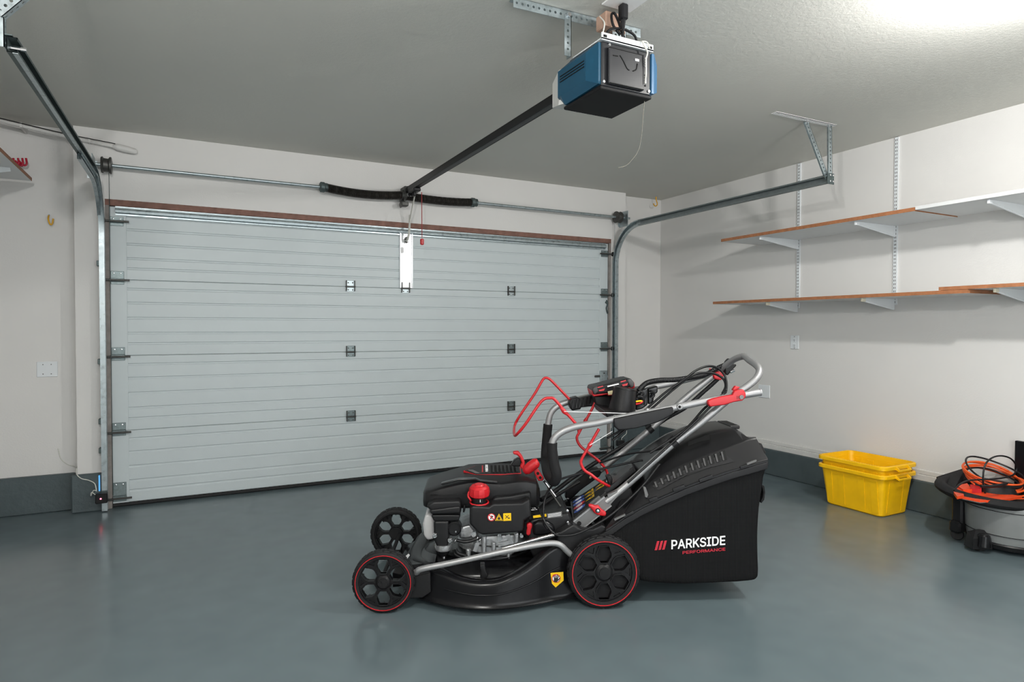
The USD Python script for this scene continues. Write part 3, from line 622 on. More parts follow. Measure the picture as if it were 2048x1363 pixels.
part(vc, 'spout', tm(mf.Manifold.hull_points(np.array([p0, p0+(0, 0, -.016), p0+(.012, -.04, -.035), PZ(1884, 975, .30), PZ(1905, 985, .30), PZ(1935, 962, .29), PZ(1936, 933, .385), PZ(1930, 936, .385)]))), 'foam_black')
part(vc, 'motor_head', lathe([(0, .27), (.12, .275), (.12, .30), (.10, .345), (.07, .358), (0, .36)], (RC[0]+.035, RC[1]+.0, 0), k=32), 'black_plastic')
d1 = PZ(1908, 1058, .06)
part(vc, 'caster_leg', [box(d1[0]-.015, d1[0]+.055, d1[1]-.05, d1[1]+.01, .10, .28, .01), box(d1[0]-.035, d1[0]+.05, d1[1]-.05, d1[1]+.015, .05, .12, .012)], 'black_plastic')
part(vc, 'caster', lathe([(0, -.012), (.03, -.012), (.034, -.006), (.034, .006), (.03, .012), (0, .012)], (d1[0]+.012, d1[1]-.012, .034), (.9, .4, 0), 18), 'rubber_black')
d2 = PZ(1958, 1082, .055)
ft = tm(mf.Manifold.hull_points(np.array([d2+s2v*a+e2v*b+np.array([0, 0, c]) for a, b, c in ((-.065, -.03, -.03), (.065, -.03, -.03), (-.055, .03, -.035), (.055, .03, -.035), (-.055, .03, .025), (.045, .03, .03), (-.045, -.03, .05), (.055, -.05, .06), (.075, -.05, .02), (-.02, .0, .064), (.03, 0, .064))])))
part(vc, 'foot', ft, 'black_plastic')
part(vc, 'foot_cap', lathe([(0, -.03), (.034, -.03), (.030, .03), (.022, .038), (0, .038)], d2+np.array([-.012, -.03, .014]), (0, 0, 1), 18), 'black_gloss')
part(vc, 'caster', lathe([(0, -.014), (.032, -.014), (.032, .014), (0, .014)], (d2[0], d2[1], .033), s2v, 18), 'rubber_black')
ac = thing('floor_tool', 'bright orange flat vacuum tool lying in the vacuum rim', 'vacuum tool', (*RC, .30))
def prism(pts, h):
    P = np.array(pts); return loft([P, P+np.array([0, 0, h])])
part(ac, 'blade', prism([PZ(*p, .300) for p in ((1912, 983), (1916, 996), (1960, 1005), (2005, 1003), (2044, 996), (2000, 988), (1955, 984))], .012), 'orange_red', 30)
part(ac, 'grip', prism([PZ(*p, .308) for p in ((1902, 981), (1914, 998), (1928, 995), (1922, 980))], .016), 'orange_red', 30)
part(ac, 'collar', prism([PZ(*p, .308) for p in ((1914, 979), (1926, 987), (1944, 987), (1934, 974))], .026), 'orange_red', 30)
part(ac, 'nozzle', prism([PZ(*p, .308) for p in ((1940, 986), (1963, 987), (1963, 978), (1940, 978))], .030), 'red_plastic', 30, label='darker red block')
part(ac, 'lip', prism([PZ(*p, .299) for p in ((1924, 998), (1960, 1006), (1972, 1005), (1930, 995))], .004), 'grey_plastic')
cd = thing('extension_cord', 'coiled orange extension cord on top of the vacuum', 'cord', (4.7, -3.2, .4))
CC = PZ(1988, 955, .37)
def coil(c, a, b, z, ph, tilt, wob, seed, sx=0.0):
    t = np.linspace(0, 2*np.pi, 28, endpoint=False)+ph
    return np.array([c+s2v*(a*math.cos(x)+sx+wob*math.sin(2*x+seed))-e2v*(b*math.sin(x))+np.array([0, 0, z+tilt*math.sin(x)-.015*math.cos(x)+.004*math.sin(2*x+seed)]) for x in t])
for i, (a, b, z, tl, sx) in enumerate(((.150, .13, .02, .055, -.01), (.168, .14, -.005, .06, .012), (.155, .13, .0, .045, .0), (.165, .15, -.025, .058, .02), (.145, .14, .03, .035, -.012))):
    part(cd, 'coil', tube(coil(CC, a, b, z-.005, i, tl, .004, i, sx), .0058, 8, 3, True), 'orange_cord')
bc = thing('power_cord', 'thin black power cord looped over the orange coil on the vacuum', 'cord', (4.7, -3.2, .45))
part(bc, 'coil', tube(coil(CC, .150, .135, .040, 1, .06, .008, 9), .0052, 8, 3, True), 'black_plastic')
part(bc, 'coil', tube(coil(CC, .14, .12, .00, 2, .03, .010, 5), .0052, 8, 3, True), 'black_plastic')
LP = [PY(x, y, CC[1]-.05) for x, y in ((1971, 990), (1966, 960), (1970, 930), (1984, 915), (2003, 911), (2022, 917), (2033, 932), (2030, 946), (2012, 954), (1975, 958), (1940, 960), (1920, 968), (1908, 980))]
part(bc, 'loop', tube(LP, .0048, 8, 6), 'black_plastic')
part(bc, 'connector', tube([PY(x, y, CC[1]-.12) for x, y in ((1962, 972), (1985, 972), (2005, 969), (2014, 966))], [.006, .010, .010, .006], 8), 'black_plastic')
single('leaning_panel', box(4.965, 4.995, -3.62, -3.168, .0, .585, .003), 'black_gloss', 'black upright panel against the wall behind the vacuum', 'panel')

# ------------------------------------------------------------ lawn mower (own frame: u towards its handle, v across it, z up)
MA = PZ(766, 1228, 0.0); _mb = PZ(1207, 1219, 0.0)
EU = (_mb-MA)/np.linalg.norm(_mb-MA); EV = np.array([-EU[1], EU[0], 0]); MROT = math.degrees(math.atan2(EU[1], EU[0]))
VIEW = dict(z1=(3.586, 690, 860), z2=(3.7236, 1010, 690), z3=(4.397, 1040, 920), z4=(3.895, 1140, 840), e1=(7.314, 830, 910), e2=(7.585, 1130, 730), e3=(9.735, 1370, 690), e4=(6.4, 840, 1020), e5=(7.572, 1120, 900), p=(1, 0, 0))
def m2(w, pts, v):
    """measured outline -> (u, z) on the mower plane at v"""
    s, a, b = VIEW[w]; out = []
    for x, y in pts:
        P = onp(a+x/s, b+y/s, EV, EV@MA+v)-MA; out.append((P@EU, P[2]))
    return out
def m3(w, pts, vs):
    if np.ndim(vs) == 0: vs = [vs]*len(pts)
    return np.array([(lambda q: (q[0], v, q[1]))(m2(w, [p], v)[0]) for p, v in zip(pts, vs)])
def onpl(w, pts, z):
    s, a, b = VIEW[w]; out = []
    for x, y in pts:
        P = PZ(a+x/s, b+y/s, z)-MA; out.append((P@EU, P@EV))
    return np.array(out)
mw = thing('lawn_mower', 'black petrol lawn mower with red levers standing on the garage floor', 'lawn mower', MA, MROT)
WT = .72
def S(name, w, pts, v0, v1, bevel, mat_, parent=None, label=None, smooth=35):
    return part(parent or mw, name, slab(m2(w, pts, v0), v0, v1, bevel), mat_, smooth, label)

# wheels
def wheel(uc, R, s, v_out, hole_scale=1.0, blind=False):
    """s=+1: outer face at v_out looking to -v; s=-1: looking to +v"""
    Wd = .062
    def Lv(prof, k=48):
        return lathe([(r, v_out+s*h) for r, h in prof], (uc, 0, R), (0, 1, 0), k)
    def ring(prof, k=48):
        th = np.arange(k)/k*2*np.pi; rings = []
        for t in th: rings.append(np.array([(uc+r*math.cos(t), v_out+s*h, R+r*math.sin(t)) for r, h in prof]))
        return loft(rings, closed_path=True)
    tire = ring([(.80*R, .004), (.90*R, .0), (.965*R, .006), (.985*R, .014), (.985*R, Wd-.014), (.965*R, Wd-.006), (.90*R, Wd), (.83*R, Wd), (.80*R, Wd-.006)])
    lugs = []
    for i in range(26):
        a = 2*math.pi*i/26
        for h0, h1, da in ((.010, .030, 0), (.032, .052, math.pi/26)):
            b0, b1 = a+da-.085, a+da+.085
            q = [[np.array([uc+r*math.cos(b), v_out+s*h, R+r*math.sin(b)]) for r, h in ((.97*R, h0), (1.0*R, h0+.003), (1.0*R, h1-.003), (.97*R, h1))] for b in (b0, (b0+b1)/2, b1)]
            lugs.append(loft([np.array(x) for x in q]))
        b0, b1 = a-.012, a+.012
    w_ = part(mw, 'wheel', [tire]+lugs, 'rubber_tread', 30, label='black wheel with red ring')
    part(w_, 'red_ring', ring([(.868*R, -.0012), (.890*R, -.0012), (.890*R, .003), (.868*R, .003)]), 'red_plastic', 30, label='thin red ring')
    disc = Point(0, 0).buffer(.835*R, 24); holes = []; ribs = []
    for k in range(6):
        a = math.radians(60*k+30)
        pol = [(.30, -.30), (.48, -.40), (.56, -.36), (.735, -.17), (.735, .17), (.56, .36), (.48, .40), (.30, .30)]
        h = Polygon([(r*R*math.cos(a+t), r*R*math.sin(a+t)) for r, t in pol]).buffer(.012*R).buffer(-.004*R)
        holes.append(h); ribs.append(h.buffer(.018*R).difference(h))
    body = disc.difference(unary_union(holes)); tri = []
    for k in range(6):
        a = math.radians(60*k)
        tri.append(Polygon([(r*R*math.cos(a+t), r*R*math.sin(a+t)) for r, t in ((.58, 0), (.745, -.17), (.745, .17))]).buffer(-.004*R))
    front = body.difference(unary_union(tri))
    def disc_mesh(sh, h0, h1):
        m = extr(sh, h1-h0); m = remap(m, [0, 2, 1], (0, 0, 0)); V = m.vertices.copy()
        V[:, 1] = v_out+s*(h0+V[:, 1]); V[:, 0] += uc; V[:, 2] += R
        m = trimesh.Trimesh(V, m.faces, process=False)
        if m.volume < 0: m.invert()
        return m
    part(w_, 'rim', [disc_mesh(body, .022, .028), disc_mesh(front, .014, .022), disc_mesh(Point(0, 0).buffer(.835*R, 24).difference(Point(0, 0).buffer(.775*R, 24)), .004, .052)], 'black_plastic', 30)
    part(w_, 'spoke_rib', [disc_mesh(r, .006, .034) for r in ribs], 'black_satin', 30)
    if not blind:
        fins = [disc_mesh(Polygon([(r*R*math.cos(2*math.pi*i/24+d), r*R*math.sin(2*math.pi*i/24+d)) for r, d in ((.66, -.008), (.80, -.008), (.80, .008), (.66, .008))]).difference(unary_union(holes)), .026, .050) for i in range(24)]
        part(w_, 'inner_fin', fins, 'black_plastic', 30, kind='stuff')
    part(w_, 'hub', Lv([(0, .002), (.17*R, .002), (.20*R, .006), (.24*R, .012), (.25*R, .045), (0, .045)], 28), 'black_satin', 30)
    part(w_, 'hub_cap', Lv([(0, -.002), (.14*R, -.002), (.155*R, .004), (0, .004)], 24), 'black_matte', 30)
    if blind:
        part(w_, 'backing_disc', Lv([(0, .034), (.80*R, .034), (.80*R, .045), (0, .045)], 32), 'black_matte', 30)
RF, RR = .1385, .1645
wheel(0, RF, 1, 0.0); wheel(.985, RR, 1, -.002, blind=True)
wheel(-.033, RF, -1, WT); wheel(.985, RR, -1, WT, blind=True)
part(mw, 'axle', [lathe([(0, -.01), (.009, -.01), (.009, WT-.02), (0, WT-.02)], (u, 0, z), (0, 1, 0), 12) for u, z in ((-.012, RF),)], 'black_matte')
part(mw, 'axle', [lathe([(0, .02), (.012, .02), (.012, WT-.02), (0, WT-.02)], (.985, 0, RR), (0, 1, 0), 12)], 'steel_dark')

# deck
near = [(.15, .10), (.203, .055), (.30, .0), (.39, -.028), (.473, -.037), (.55, -.030), (.612, -.015), (.69, .012), (.757, .039), (.861, .067)]
VM = .70
cage = [(.08, .42), (.075, .30), (.095, .18)]+near+[(.95, .085), (1.03, .12), (1.05, .35), (1.03, .58), (.95, VM-.085)]+[(u, VM-v) for u, v in near[::-1]]+[(.095, .55)]
OUT = spline([(u, v, 0) for u, v in cage], 6, True)[:, :2]
T = np.roll(OUT, -1, 0)-np.roll(OUT, 1, 0); T /= np.linalg.norm(T, axis=1, keepdims=True); NRM = np.stack([-T[:, 1], T[:, 0]], 1)
cen = OUT.mean(0)
if np.mean(((cen-OUT)*NRM).sum(1)) < 0: NRM = -NRM
HU = [(.05, .185), (.15, .185), (.207, .180), (.3, .156), (.404, .142), (.508, .146), (.614, .180), (.685, .217), (.76, .270), (.84, .30), (1.1, .30)]
h = np.interp(OUT[:, 0], *zip(*HU)); h = np.convolve(np.r_[h[-4:], h, h[:4]], np.ones(5)/5, 'same')[4:-4]
def ringat(inset, z): return np.column_stack([OUT+NRM*inset, np.broadcast_to(z, len(OUT))])
low = np.minimum(h-.02, .125+.0*h)
deck = loft([ringat(.0, .034), ringat(-.009, .030), ringat(-.011, .036), ringat(-.004, .044), ringat(.0, .055), ringat(.004, h*.55), ringat(.008, h-.022), ringat(.014, h-.008), ringat(.026, h), ringat(.055, h-.002), ringat(.070, h-.014), ringat(.095, low)])
dk = part(mw, 'deck', deck, 'black_steel', 50)
sel = [i for i in range(len(OUT)) if OUT[i, 1] < .2 and .26 < OUT[i, 0] < .80]
sel = sorted(sel, key=lambda i: OUT[i, 0])
part(dk, 'crease', tube(np.array([(OUT[i, 0]-NRM[i, 0]*-.003, OUT[i, 1]+NRM[i, 1]*.005, h[i]*.62-.0) for i in sel]), .004, 8, 1), 'black_steel', 60)
dome = lathe([(0, .08), (.36, .08), (.355, .125), (.335, .146), (.29, .172), (.245, .190), (.20, .197), (0, .198)], (0, 0, 0), k=56)
dome.vertices = dome.vertices*np.array([1, .80, 1])+np.array([.445, .35, 0])
part(dk, 'center_dome', dome, 'black_steel', 50)
part(dk, 'dome_ring', [tube(np.array([(.455+.235*math.cos(a), .34+.215*math.sin(a), .190) for a in np.linspace(0, 2*np.pi, 40)[:-1]]), .006, 8, 1, True)], 'black_steel', 60)
S('front_apron', 'z1', [(470, 1000), (500, 1045), (612, 1020), (618, 1165), (560, 1203), (460, 1210)], .045, .16, .008, 'black_satin')
part(mw, 'front_apron', slab(m2('z1', [(470, 1000), (500, 1045), (612, 1020), (618, 1165), (560, 1203), (460, 1210)], .045), WT-.16, WT-.06, .008), 'black_satin')
fb = part(mw, 'front_cover', tm(mf.Manifold.hull_points(np.array([(.03, .09, .15), (.04, .60, .10), (.06, .10, .175), (.08, .58, .13), (.22, .12, .185), (.22, .56, .165), (.22, .10, .10), (.22, .6, .08), (.03, .1, .08), (.04, .6, .06)]))), 'black_steel', 20)
lz = [onpl('z1', [p], .190)[0] for p in ((432, 905), (455, 885), (466, 895), (440, 930), (445, 880), (462, 880))]
part(fb, 'warning_label', prism([(*lz[i], .190) for i in (0, 1, 2, 3)], .001), 'sticker_white', False, label='white label')
S('guide_bracket', 'e4', [(760, 700), (830, 700), (845, 780), (875, 830), (850, 880), (770, 880), (775, 790)], .045, .09, .006, 'black_satin')

# hand warning on the deck
def skin(w, pts, v, t=.0015, mat_='sticker_yellow', parent=None, name='sticker', label=None):
    return part(parent or mw, name, slab(m2(w, pts, v), v-t, v), mat_, False, label)
ui = m2('e4', [(1745, 860)], .03)[0][0]; vd = float(np.interp(ui, [a for a, b in near], [b for a, b in near]))-.001
wl = skin('e4', [(1655, 800), (1835, 785), (1838, 895), (1735, 985), (1655, 900)], vd, .002, 'sticker_yellow', None, 'warning_label', 'yellow hand warning label')
def ell(cx, cy, r, k=20, ry=None): return [(cx+r*math.cos(a), cy+(ry or r)*math.sin(a)) for a in np.arange(k)/k*2*np.pi]
skin('e4', ell(1742, 870, 56), vd-.002, .0006, 'sticker_red', wl, 'warning_ring'); skin('e4', ell(1742, 870, 46), vd-.0026, .0006, 'sticker_white', wl, 'warning_disc')
hand = unary_union([Polygon([(1712, 905), (1718, 865), (1765, 865), (1772, 890), (1752, 918), (1722, 918)])]+[LineString([a, b]).buffer(5.2) for a, b in (((1720, 870), (1713, 840)), ((1733, 868), (1734, 828)), ((1748, 866), (1756, 826)), ((1760, 870), (1774, 838)), ((1770, 892), (1788, 868)))])
skin('e4', list(hand.exterior.coords)[:-1], vd-.0032, .0006, 'sticker_black', wl, 'hand_symbol')
skin('e4', [(1705, 825), (1712, 820), (1738, 838), (1730, 846)], vd-.0038, .0006, 'sticker_red', wl, 'warning_bar')

# height adjustment bar and spring
part(mw, 'height_bar', tube(np.vstack([[(.128, .05, .165)], m3('e4', [(-40, 790), (20, 750), (400, 672), (1000, 540), (1500, 440), (1700, 420), (1800, 445), (1880, 520), (1960, 590)], [.03, .015, .01, .01, .012, .02, .02, .03, .045])]), .0135, 12, 5), 'alu_tube', 50, label='silver height adjustment bar')
spts = m3('e4', [(1060, 490), (1720, 310)], .07)
cz = np.linspace(0, 1, 360); ax = spts[1]-spts[0]; axn = ax/np.linalg.norm(ax); n1 = np.cross(axn, (0, 1, 0)); n1 /= np.linalg.norm(n1); n2 = np.cross(axn, n1)
part(mw, 'return_spring', sweep(spts[0]+cz[:, None]*ax+.0085*(np.cos(cz*2*np.pi*44)[:, None]*n1+np.sin(cz*2*np.pi*44)[:, None]*n2), circ(.0028, 5)), 'chrome', 60)
part(mw, 'spring_rod', tube(np.vstack([spts[1:], m3('e4', [(1890, 270), (1900, 295)], .07)]), .0035, 6, 1), 'chrome')

# rear chassis
S('rear_chassis', 'e4', [(1380, 480), (1400, 130), (1480, 100), (1900, 30), (1960, 120), (1985, 300), (2150, 420), (2200, 700), (1900, 720), (1500, 700)], .13, .60, .015, 'black_satin')
S('chassis_side', 'z3', [(330, 640), (470, 560), (560, 610), (640, 600), (720, 560), (830, 640), (900, 700), (900, 1000), (500, 1100), (330, 900)], .065, .13, .012, 'black_satin')
S('chute_cover', 'e4', [(1445, 170), (1520, 135), (1640, 140), (1720, 200), (1740, 290), (1600, 330), (1450, 330)], .11, .16, .014, 'black_steel')
skin('e4', [(1445, 68), (1615, 42), (1620, 78), (1450, 98)], .128, .0015, 'sticker_yellow', None, 'warning_label', 'yellow warning strip')
nl = skin('e4', [(1625, 42), (1815, 10), (1820, 80), (1630, 102)], .128, .0015, 'grey_plastic', None, 'rating_label', 'grey rating label')
for k in range(3):
    skin('e4', [(1640, 52+k*16), (1805, 25+k*16), (1805, 31+k*16), (1640, 58+k*16)], .1265, .0006, 'sticker_white', nl, 'print_line')
part(mw, 'bolt', [lathe([(.006, 0), (.006, .006), (0, .007)], p, (0, -1, 0), 8) for p in m3('e4', [(1885, 0), (1890, 150), (1880, 245), (1905, 815)], [.12, .12, .12, .04])], 'chrome', kind='stuff')

# engine
S('cylinder_shield', 'e1', [(150, 875), (200, 850), (280, 900), (290, 1240), (170, 1250), (125, 1180), (108, 1000)], .24, .44, .014, 'silver_paint', label='silver cylinder shield')
ck = part(mw, 'crankcase', [lathe([(0, .19), (.155, .19), (.155, .215), (.140, .225), (.13, .255), (0, .255)], (.47, .35, 0), k=32), slab(m2('e4', [(690, 540), (680, 430), (720, 370), (820, 330), (1270, 300), (1290, 480), (1150, 600), (780, 560)], .165), .165, .50, .01),
    slab(m2('e4', [(500, 220), (640, 180), (720, 300), (640, 370), (500, 370)], .2), .2, .4, .012)], 'cast_alu', 30, label='bare cast aluminium crankcase')
for x0, x1, y0, y1 in ((790, 850, 330, 540), (915, 970, 410, 520), (1205, 1262, 290, 470), (590, 650, 490, 570), (1110, 1150, 480, 610)):
    c = m3('e4', [((x0+x1)/2, y0), ((x0+x1)/2, y1)], .150); r_ = (x1-x0)/2/6.4*.00235
    part(ck, 'boss', lathe([(0, 0), (r_, 0), (r_*1.1, c[0][2]-c[1][2]-.004), (r_*.8, c[0][2]-c[1][2]), (0, c[0][2]-c[1][2])], c[1], (0, 0, 1), 14), 'cast_alu', 40)
for x, y, r_ in ((688, 300, .012), (1020, 345, .013), (1300, 320, .008)):
    c = m3('e4', [(x, y)], .155)[0]
    part(ck, 'bolt', [lathe([(r_*.55, -.008), (r_, -.008), (r_, .012), (r_*.55, .012)], c, (0, -1, 0), 14)], 'chrome')
    part(ck, 'bolt_hole', lathe([(0, 0), (r_*.55, 0), (r_*.55, .004), (0, .004)], c, (0, -1, 0), 12), 'hole_black')
part(ck, 'gasket_line', [tube(m3('e4', [(720, 445), (860, 460), (1010, 462), (1180, 440), (1280, 420)], .162), .0035, 6)], 'steel_dark')
part(ck, 'web', [bar(a, b, .018, .012, (0, -1, 0)) for a, b in (m3('e4', [(1120, 310), (1180, 430)], .16), m3('e4', [(740, 410), (700, 520)], .16), m3('e4', [(1000, 440), (1160, 400)], .158))], 'cast_alu')
part(mw, 'fuel_line', [tube(m3('e4', [(470, 380), (560, 400), (650, 390), (760, 350)], .14), .008, 8), tube(m3('e4', [(455, 490), (480, 540), (560, 570), (600, 590)], .13), .008, 8), tube(m3('e4', [(430, 500), (450, 560), (540, 610)], .14), .007, 8)], 'black_plastic')
part(mw, 'hose_clip', [torus(c, .011, .0025, (1, 0, -.4), 12, 6) for c in m3('e4', [(735, 350), (765, 375), (450, 385)], .14)], 'chrome')
# shroud
SS = [(.154, .470, .465, .25), (.158, .483, .484, .22), (.171, .495, .499, .195), (.197, .501, .508, .18), (.245, .517, .525, .172), (.328, .536, .548, .17), (.37, .543, .560, .17), (.411, .545, .562, .17), (.47, .540, .563, .17), (.53, .536, .562, .17), (.60, .545, .561, .17), (.649, .545, .553, .172), (.694, .532, .538, .182), (.708, .512, .515, .20), (.714, .49, .492, .23)]
rings = []
for u, zs, zp, vn in SS:
    vf = .71-vn; zb = .415
    zp = max(zp, zs+.002); k = min(1, (zp-zs)/.02)
    rings.append(np.array([(u, vn+.012, zb), (u, vn, zb+.02), (u, vn-.002, zs-.040), (u, vn+.006, zs-.010), (u, vn+.018, zs-.001), (u, .245, zs+(zp-zs)*.4), (u, .255, zp-.014*k), (u, .27, zp-.011*k), (u, .45, zp+.006*k), (u, .47, zp-.002*k), (u, vf-.02, zs-.004), (u, vf, zs-.02), (u, vf, zb+.02), (u, vf-.01, zb)]))
sr = part(mw, 'engine_shroud', loft(rings), 'black_satin', 28)
PLZ = .551
def shear(m):
    m = tm(m).copy(); m.vertices[:, 2] += (m.vertices[:, 1]-.25)*.10; return m
plat = np.array([(.345, .33), (.405, .268), (.535, .268), (.628, .285), (.632, .40), (.60, .43), (.46, .445), (.40, .40)])
def plate_uv(pts, z0, z1): return shear(prism([(u, v, z0) for u, v in pts], z1-z0))
part(mw, 'top_panel', plate_uv(plat, .530, PLZ), 'red_plastic', 20, label='red panel outline')
inner = np.array(Polygon(plat).buffer(-.005, join_style=2).exterior.coords)[:-1]
tp = part(mw, 'top_panel', plate_uv(inner, .53, PLZ+.002), 'black_satin', 20)
part(tp, 'vent_slot', [shear(box(u-.006, u+.006, .285, .40, PLZ+.0015, PLZ+.0030)) for u in np.linspace(.485, .60, 7)], 'hole_black', False)
for u in np.linspace(.4945, .6095, 7): part(tp, 'vent_bar', shear(box(u-.0045, u+.0045, .283, .402, PLZ+.001, PLZ+.008, .002)), 'black_plastic', 30)
part(tp, 'grey_badge', plate_uv([(.365, .335), (.405, .283), (.425, .283), (.392, .335)], PLZ+.001, PLZ+.0032), 'grey_plastic', False, label='grey badge')
part(tp, 'red_bar', plate_uv([(.436, .30), (.442, .30), (.442, .40), (.436, .40)], PLZ+.001, PLZ+.0032), 'red_plastic', False, label='red badge bar')
bp = part(mw, 'name_badge', plate_uv([(.450, .295), (.468, .295), (.468, .415), (.450, .415)], PLZ+.001, PLZ+.0030), 'black_matte', False)
tx = meshkit.text_mesh('PARKSIDE', .013, .001, bold=True); w_ = tx.bounds[1][0]-tx.bounds[0][0]
tx.vertices = np.column_stack([.4665-tx.vertices[:, 1], .30+tx.vertices[:, 0]*.11/w_, PLZ+.003+tx.vertices[:, 2]]); tx = shear(tx)
if tx.volume < 0: tx.invert()
part(bp, 'lettering', tx, 'print_white', False, label='white lettering')
S('shroud_step', 'e1', [(370, 420), (400, 405), (640, 345), (885, 340), (960, 372), (1270, 402), (1500, 372), (1640, 345), (1640, 362), (1270, 420), (950, 392), (880, 362), (640, 372), (400, 440)], .170, .20, .003, 'black_gloss', sr)
S('side_crease', 'e1', [(220, 588), (470, 578), (760, 575), (760, 584), (470, 588), (220, 598)], .166, .18, .002, 'black_plastic', sr)
S('shroud_tail', 'e1', [(1600, 380), (1780, 380), (1825, 480), (1840, 600), (1810, 700), (1780, 780), (1715, 760), (1745, 680), (1760, 590), (1745, 550), (1700, 540), (1600, 520)], .20, .34, .012, 'black_satin', sr)
# air filter
af = S('air_filter_box', 'e1', [(148, 745), (270, 672), (655, 660), (678, 700), (672, 868), (240, 872), (212, 800)], .118, .26, .012, 'black_satin')
S('lid_face', 'e1', [(212, 795), (660, 745), (668, 850), (235, 868)], .108, .13, .008, 'black_plastic', af)
S('lower_box', 'e1', [(225, 868), (672, 866), (640, 962), (275, 968)], .124, .24, .008, 'black_plastic', af)
S('clip', 'e1', [(705, 740), (742, 720), (735, 800), (720, 850), (700, 850)], .135, .16, .004, 'black_gloss', af)
S('intake_duct', 'e1', [(270, 960), (498, 960), (500, 1240), (470, 1380), (330, 1380), (275, 1250)], .118, .19, .012, 'black_plastic')
c = m3('e4', [(440, 235)], .13)[0]
cb_ = part(mw, 'choke_housing', [lathe([(0, -.05), (.033, -.05), (.033, .004), (.027, .010), (.027, .002), (0, .002)], c, (0, -1, 0), 24)], 'black_plastic')
part(cb_, 'screw', lathe([(0, 0), (.005, 0), (.004, .006), (0, .006)], c+np.array([.007, -.002, -.012]), (0, -1, 0), 10), 'chrome')
c = m3('e4', [(300, 425), (300, 500)], .15)
cbu = part(mw, 'carburetor_bowl', lathe([(0, c[1][2]-c[0][2]), (.036, c[1][2]-c[0][2]), (.040, -.020), (.040, 0), (0, .002)], c[0], (0, 0, 1), 22), 'cast_alu', 35, label='silver carburetor bowl')
part(cbu, 'bowl_base', lathe([(0, -.062), (.014, -.06), (.026, -.042), (.034, -.028), (0, -.028)], c[0], (0, 0, 1), 18), 'black_plastic')
part(cbu, 'drain_screw', lathe([(0, -.066), (.008, -.066), (.008, -.056), (0, -.056)], c[0]+np.array([.002, -.01, 0]), (0, 0, 1), 8), 'chrome')
for x, y in ((190, 320), (385, 380)):
    c = m3('e4', [(x, y)], .115)[0]
    s_ = part(mw, 'carburetor_screw', lathe([(.012, 0), (.012, .006), (.009, .010), (0, .010)], c, (0, -1, 0), 14), 'chrome')
    part(s_, 'slot', box(c[0]-.006, c[0]+.006, c[1]-.0108, c[1]-.009, c[2]-.0015, c[2]+.0015), 'steel_dark')
# fuel tank
TV = .082
ft_ = S('fuel_tank', 'e1', [(798, 760), (850, 738), (1075, 750), (1135, 706), (1560, 695), (1650, 640), (1690, 655), (1702, 890), (1690, 915), (1600, 958), (1588, 1080), (1570, 1128), (985, 1172), (930, 1150), (800, 1010)], TV, .235, .012, 'black_satin')
S('tank_shoulder', 'e1', [(1135, 706), (1120, 650), (1180, 610), (1420, 590), (1680, 540), (1700, 560), (1702, 700), (1560, 700)], .14, .26, .010, 'black_satin', ft_)
def tag_(w, pts, lift, mat_, name, label=None, par=None): return skin(w, pts, TV-lift, .0007, mat_, par or ft_, name, label)
lb_ = tag_('e1', [(1052, 842), (1415, 828), (1415, 968), (1055, 972)], .0002, 'black_matte', 'warning_label', 'three warning signs on the tank', mw)
def rot(pts, cx, cy, a): return [(cx+(x-cx)*math.cos(a)-(y-cy)*math.sin(a), cy+(x-cx)*math.sin(a)+(y-cy)*math.cos(a)) for x, y in pts]
def L_(pts, l, m_, n_): return skin('e1', pts, TV-l, .0005, m_, lb_, n_)
L_(ell(1118, 905, 57), .0012, 'sticker_red', 'warning_ring'); L_(ell(1118, 905, 45), .0018, 'sticker_white', 'warning_disc')
L_(rot([(1108, 880), (1140, 885), (1142, 898), (1122, 900), (1122, 935), (1108, 935)], 1118, 905, .3), .0024, 'sticker_black', 'flame_symbol'); L_(rot([(1070, 899), (1166, 899), (1166, 911), (1070, 911)], 1118, 905, .75), .003, 'sticker_red', 'warning_bar')
L_([(1228, 850), (1286, 955), (1170, 955)], .0012, 'sticker_yellow', 'warning_triangle'); L_([(1228, 866), (1274, 948), (1182, 948)], .0018, 'sticker_black', 'triangle_border'); L_([(1228, 876), (1266, 943), (1190, 943)], .0024, 'sticker_yellow', 'triangle_field')
L_([(1228, 892), (1240, 912), (1248, 925), (1240, 940), (1216, 940), (1208, 925), (1218, 912)], .003, 'sticker_black', 'flame_symbol')
L_([(1290, 848), (1405, 842), (1408, 955), (1292, 960)], .0012, 'sticker_yellow', 'warning_square')
for a in (.78, -.78): L_(rot([(1310, 896), (1380, 896), (1380, 904), (1310, 904)], 1345, 900, a), .0018+.0003*a, 'sticker_black', 'tool_symbol')
L_([(1372, 905), (1388, 915), (1380, 930), (1365, 922)], .0026, 'sticker_black', 'tool_symbol')
cc = m3('e1', [(940, 640)], .135)[0]
neck = part(mw, 'filler_neck', lathe([(0, -.03), (.032, -.03), (.032, .028), (0, .028)], cc, (0, -.08, 1), 24), 'black_plastic')
cp = part(mw, 'fuel_cap', lathe([(0, .012), (.036, .012), (.047, .020), (.049, .036), (.046, .056), (.036, .066), (0, .068)], cc, (0, -.08, 1), 12), 'red_plastic', 22, label='red fuel cap')
part(cp, 'cap_grip', lathe([(0, .066), (.026, .066), (.020, .073), (0, .073)], cc, (0, -.08, 1), 20), 'red_plastic')
part(cp, 'retainer_ring', [torus(cc+np.array([0, 0, -.014]), .042, .004, (0, -.08, 1), 28, 8), tube(np.array([cc+np.array(q) for q in ((-.042, -.0, -.012), (-.040, -.022, .002), (-.050, -.018, .016), (-.050, -.010, .03), (-.045, -.01, .038))]), .0045, 8)], 'red_plastic', 40)
part(neck, 'mark', box(cc[0]+.003, cc[0]+.006, cc[1]-.0335, cc[1]-.030, cc[2]-.006, cc[2]+.006), 'sticker_white')
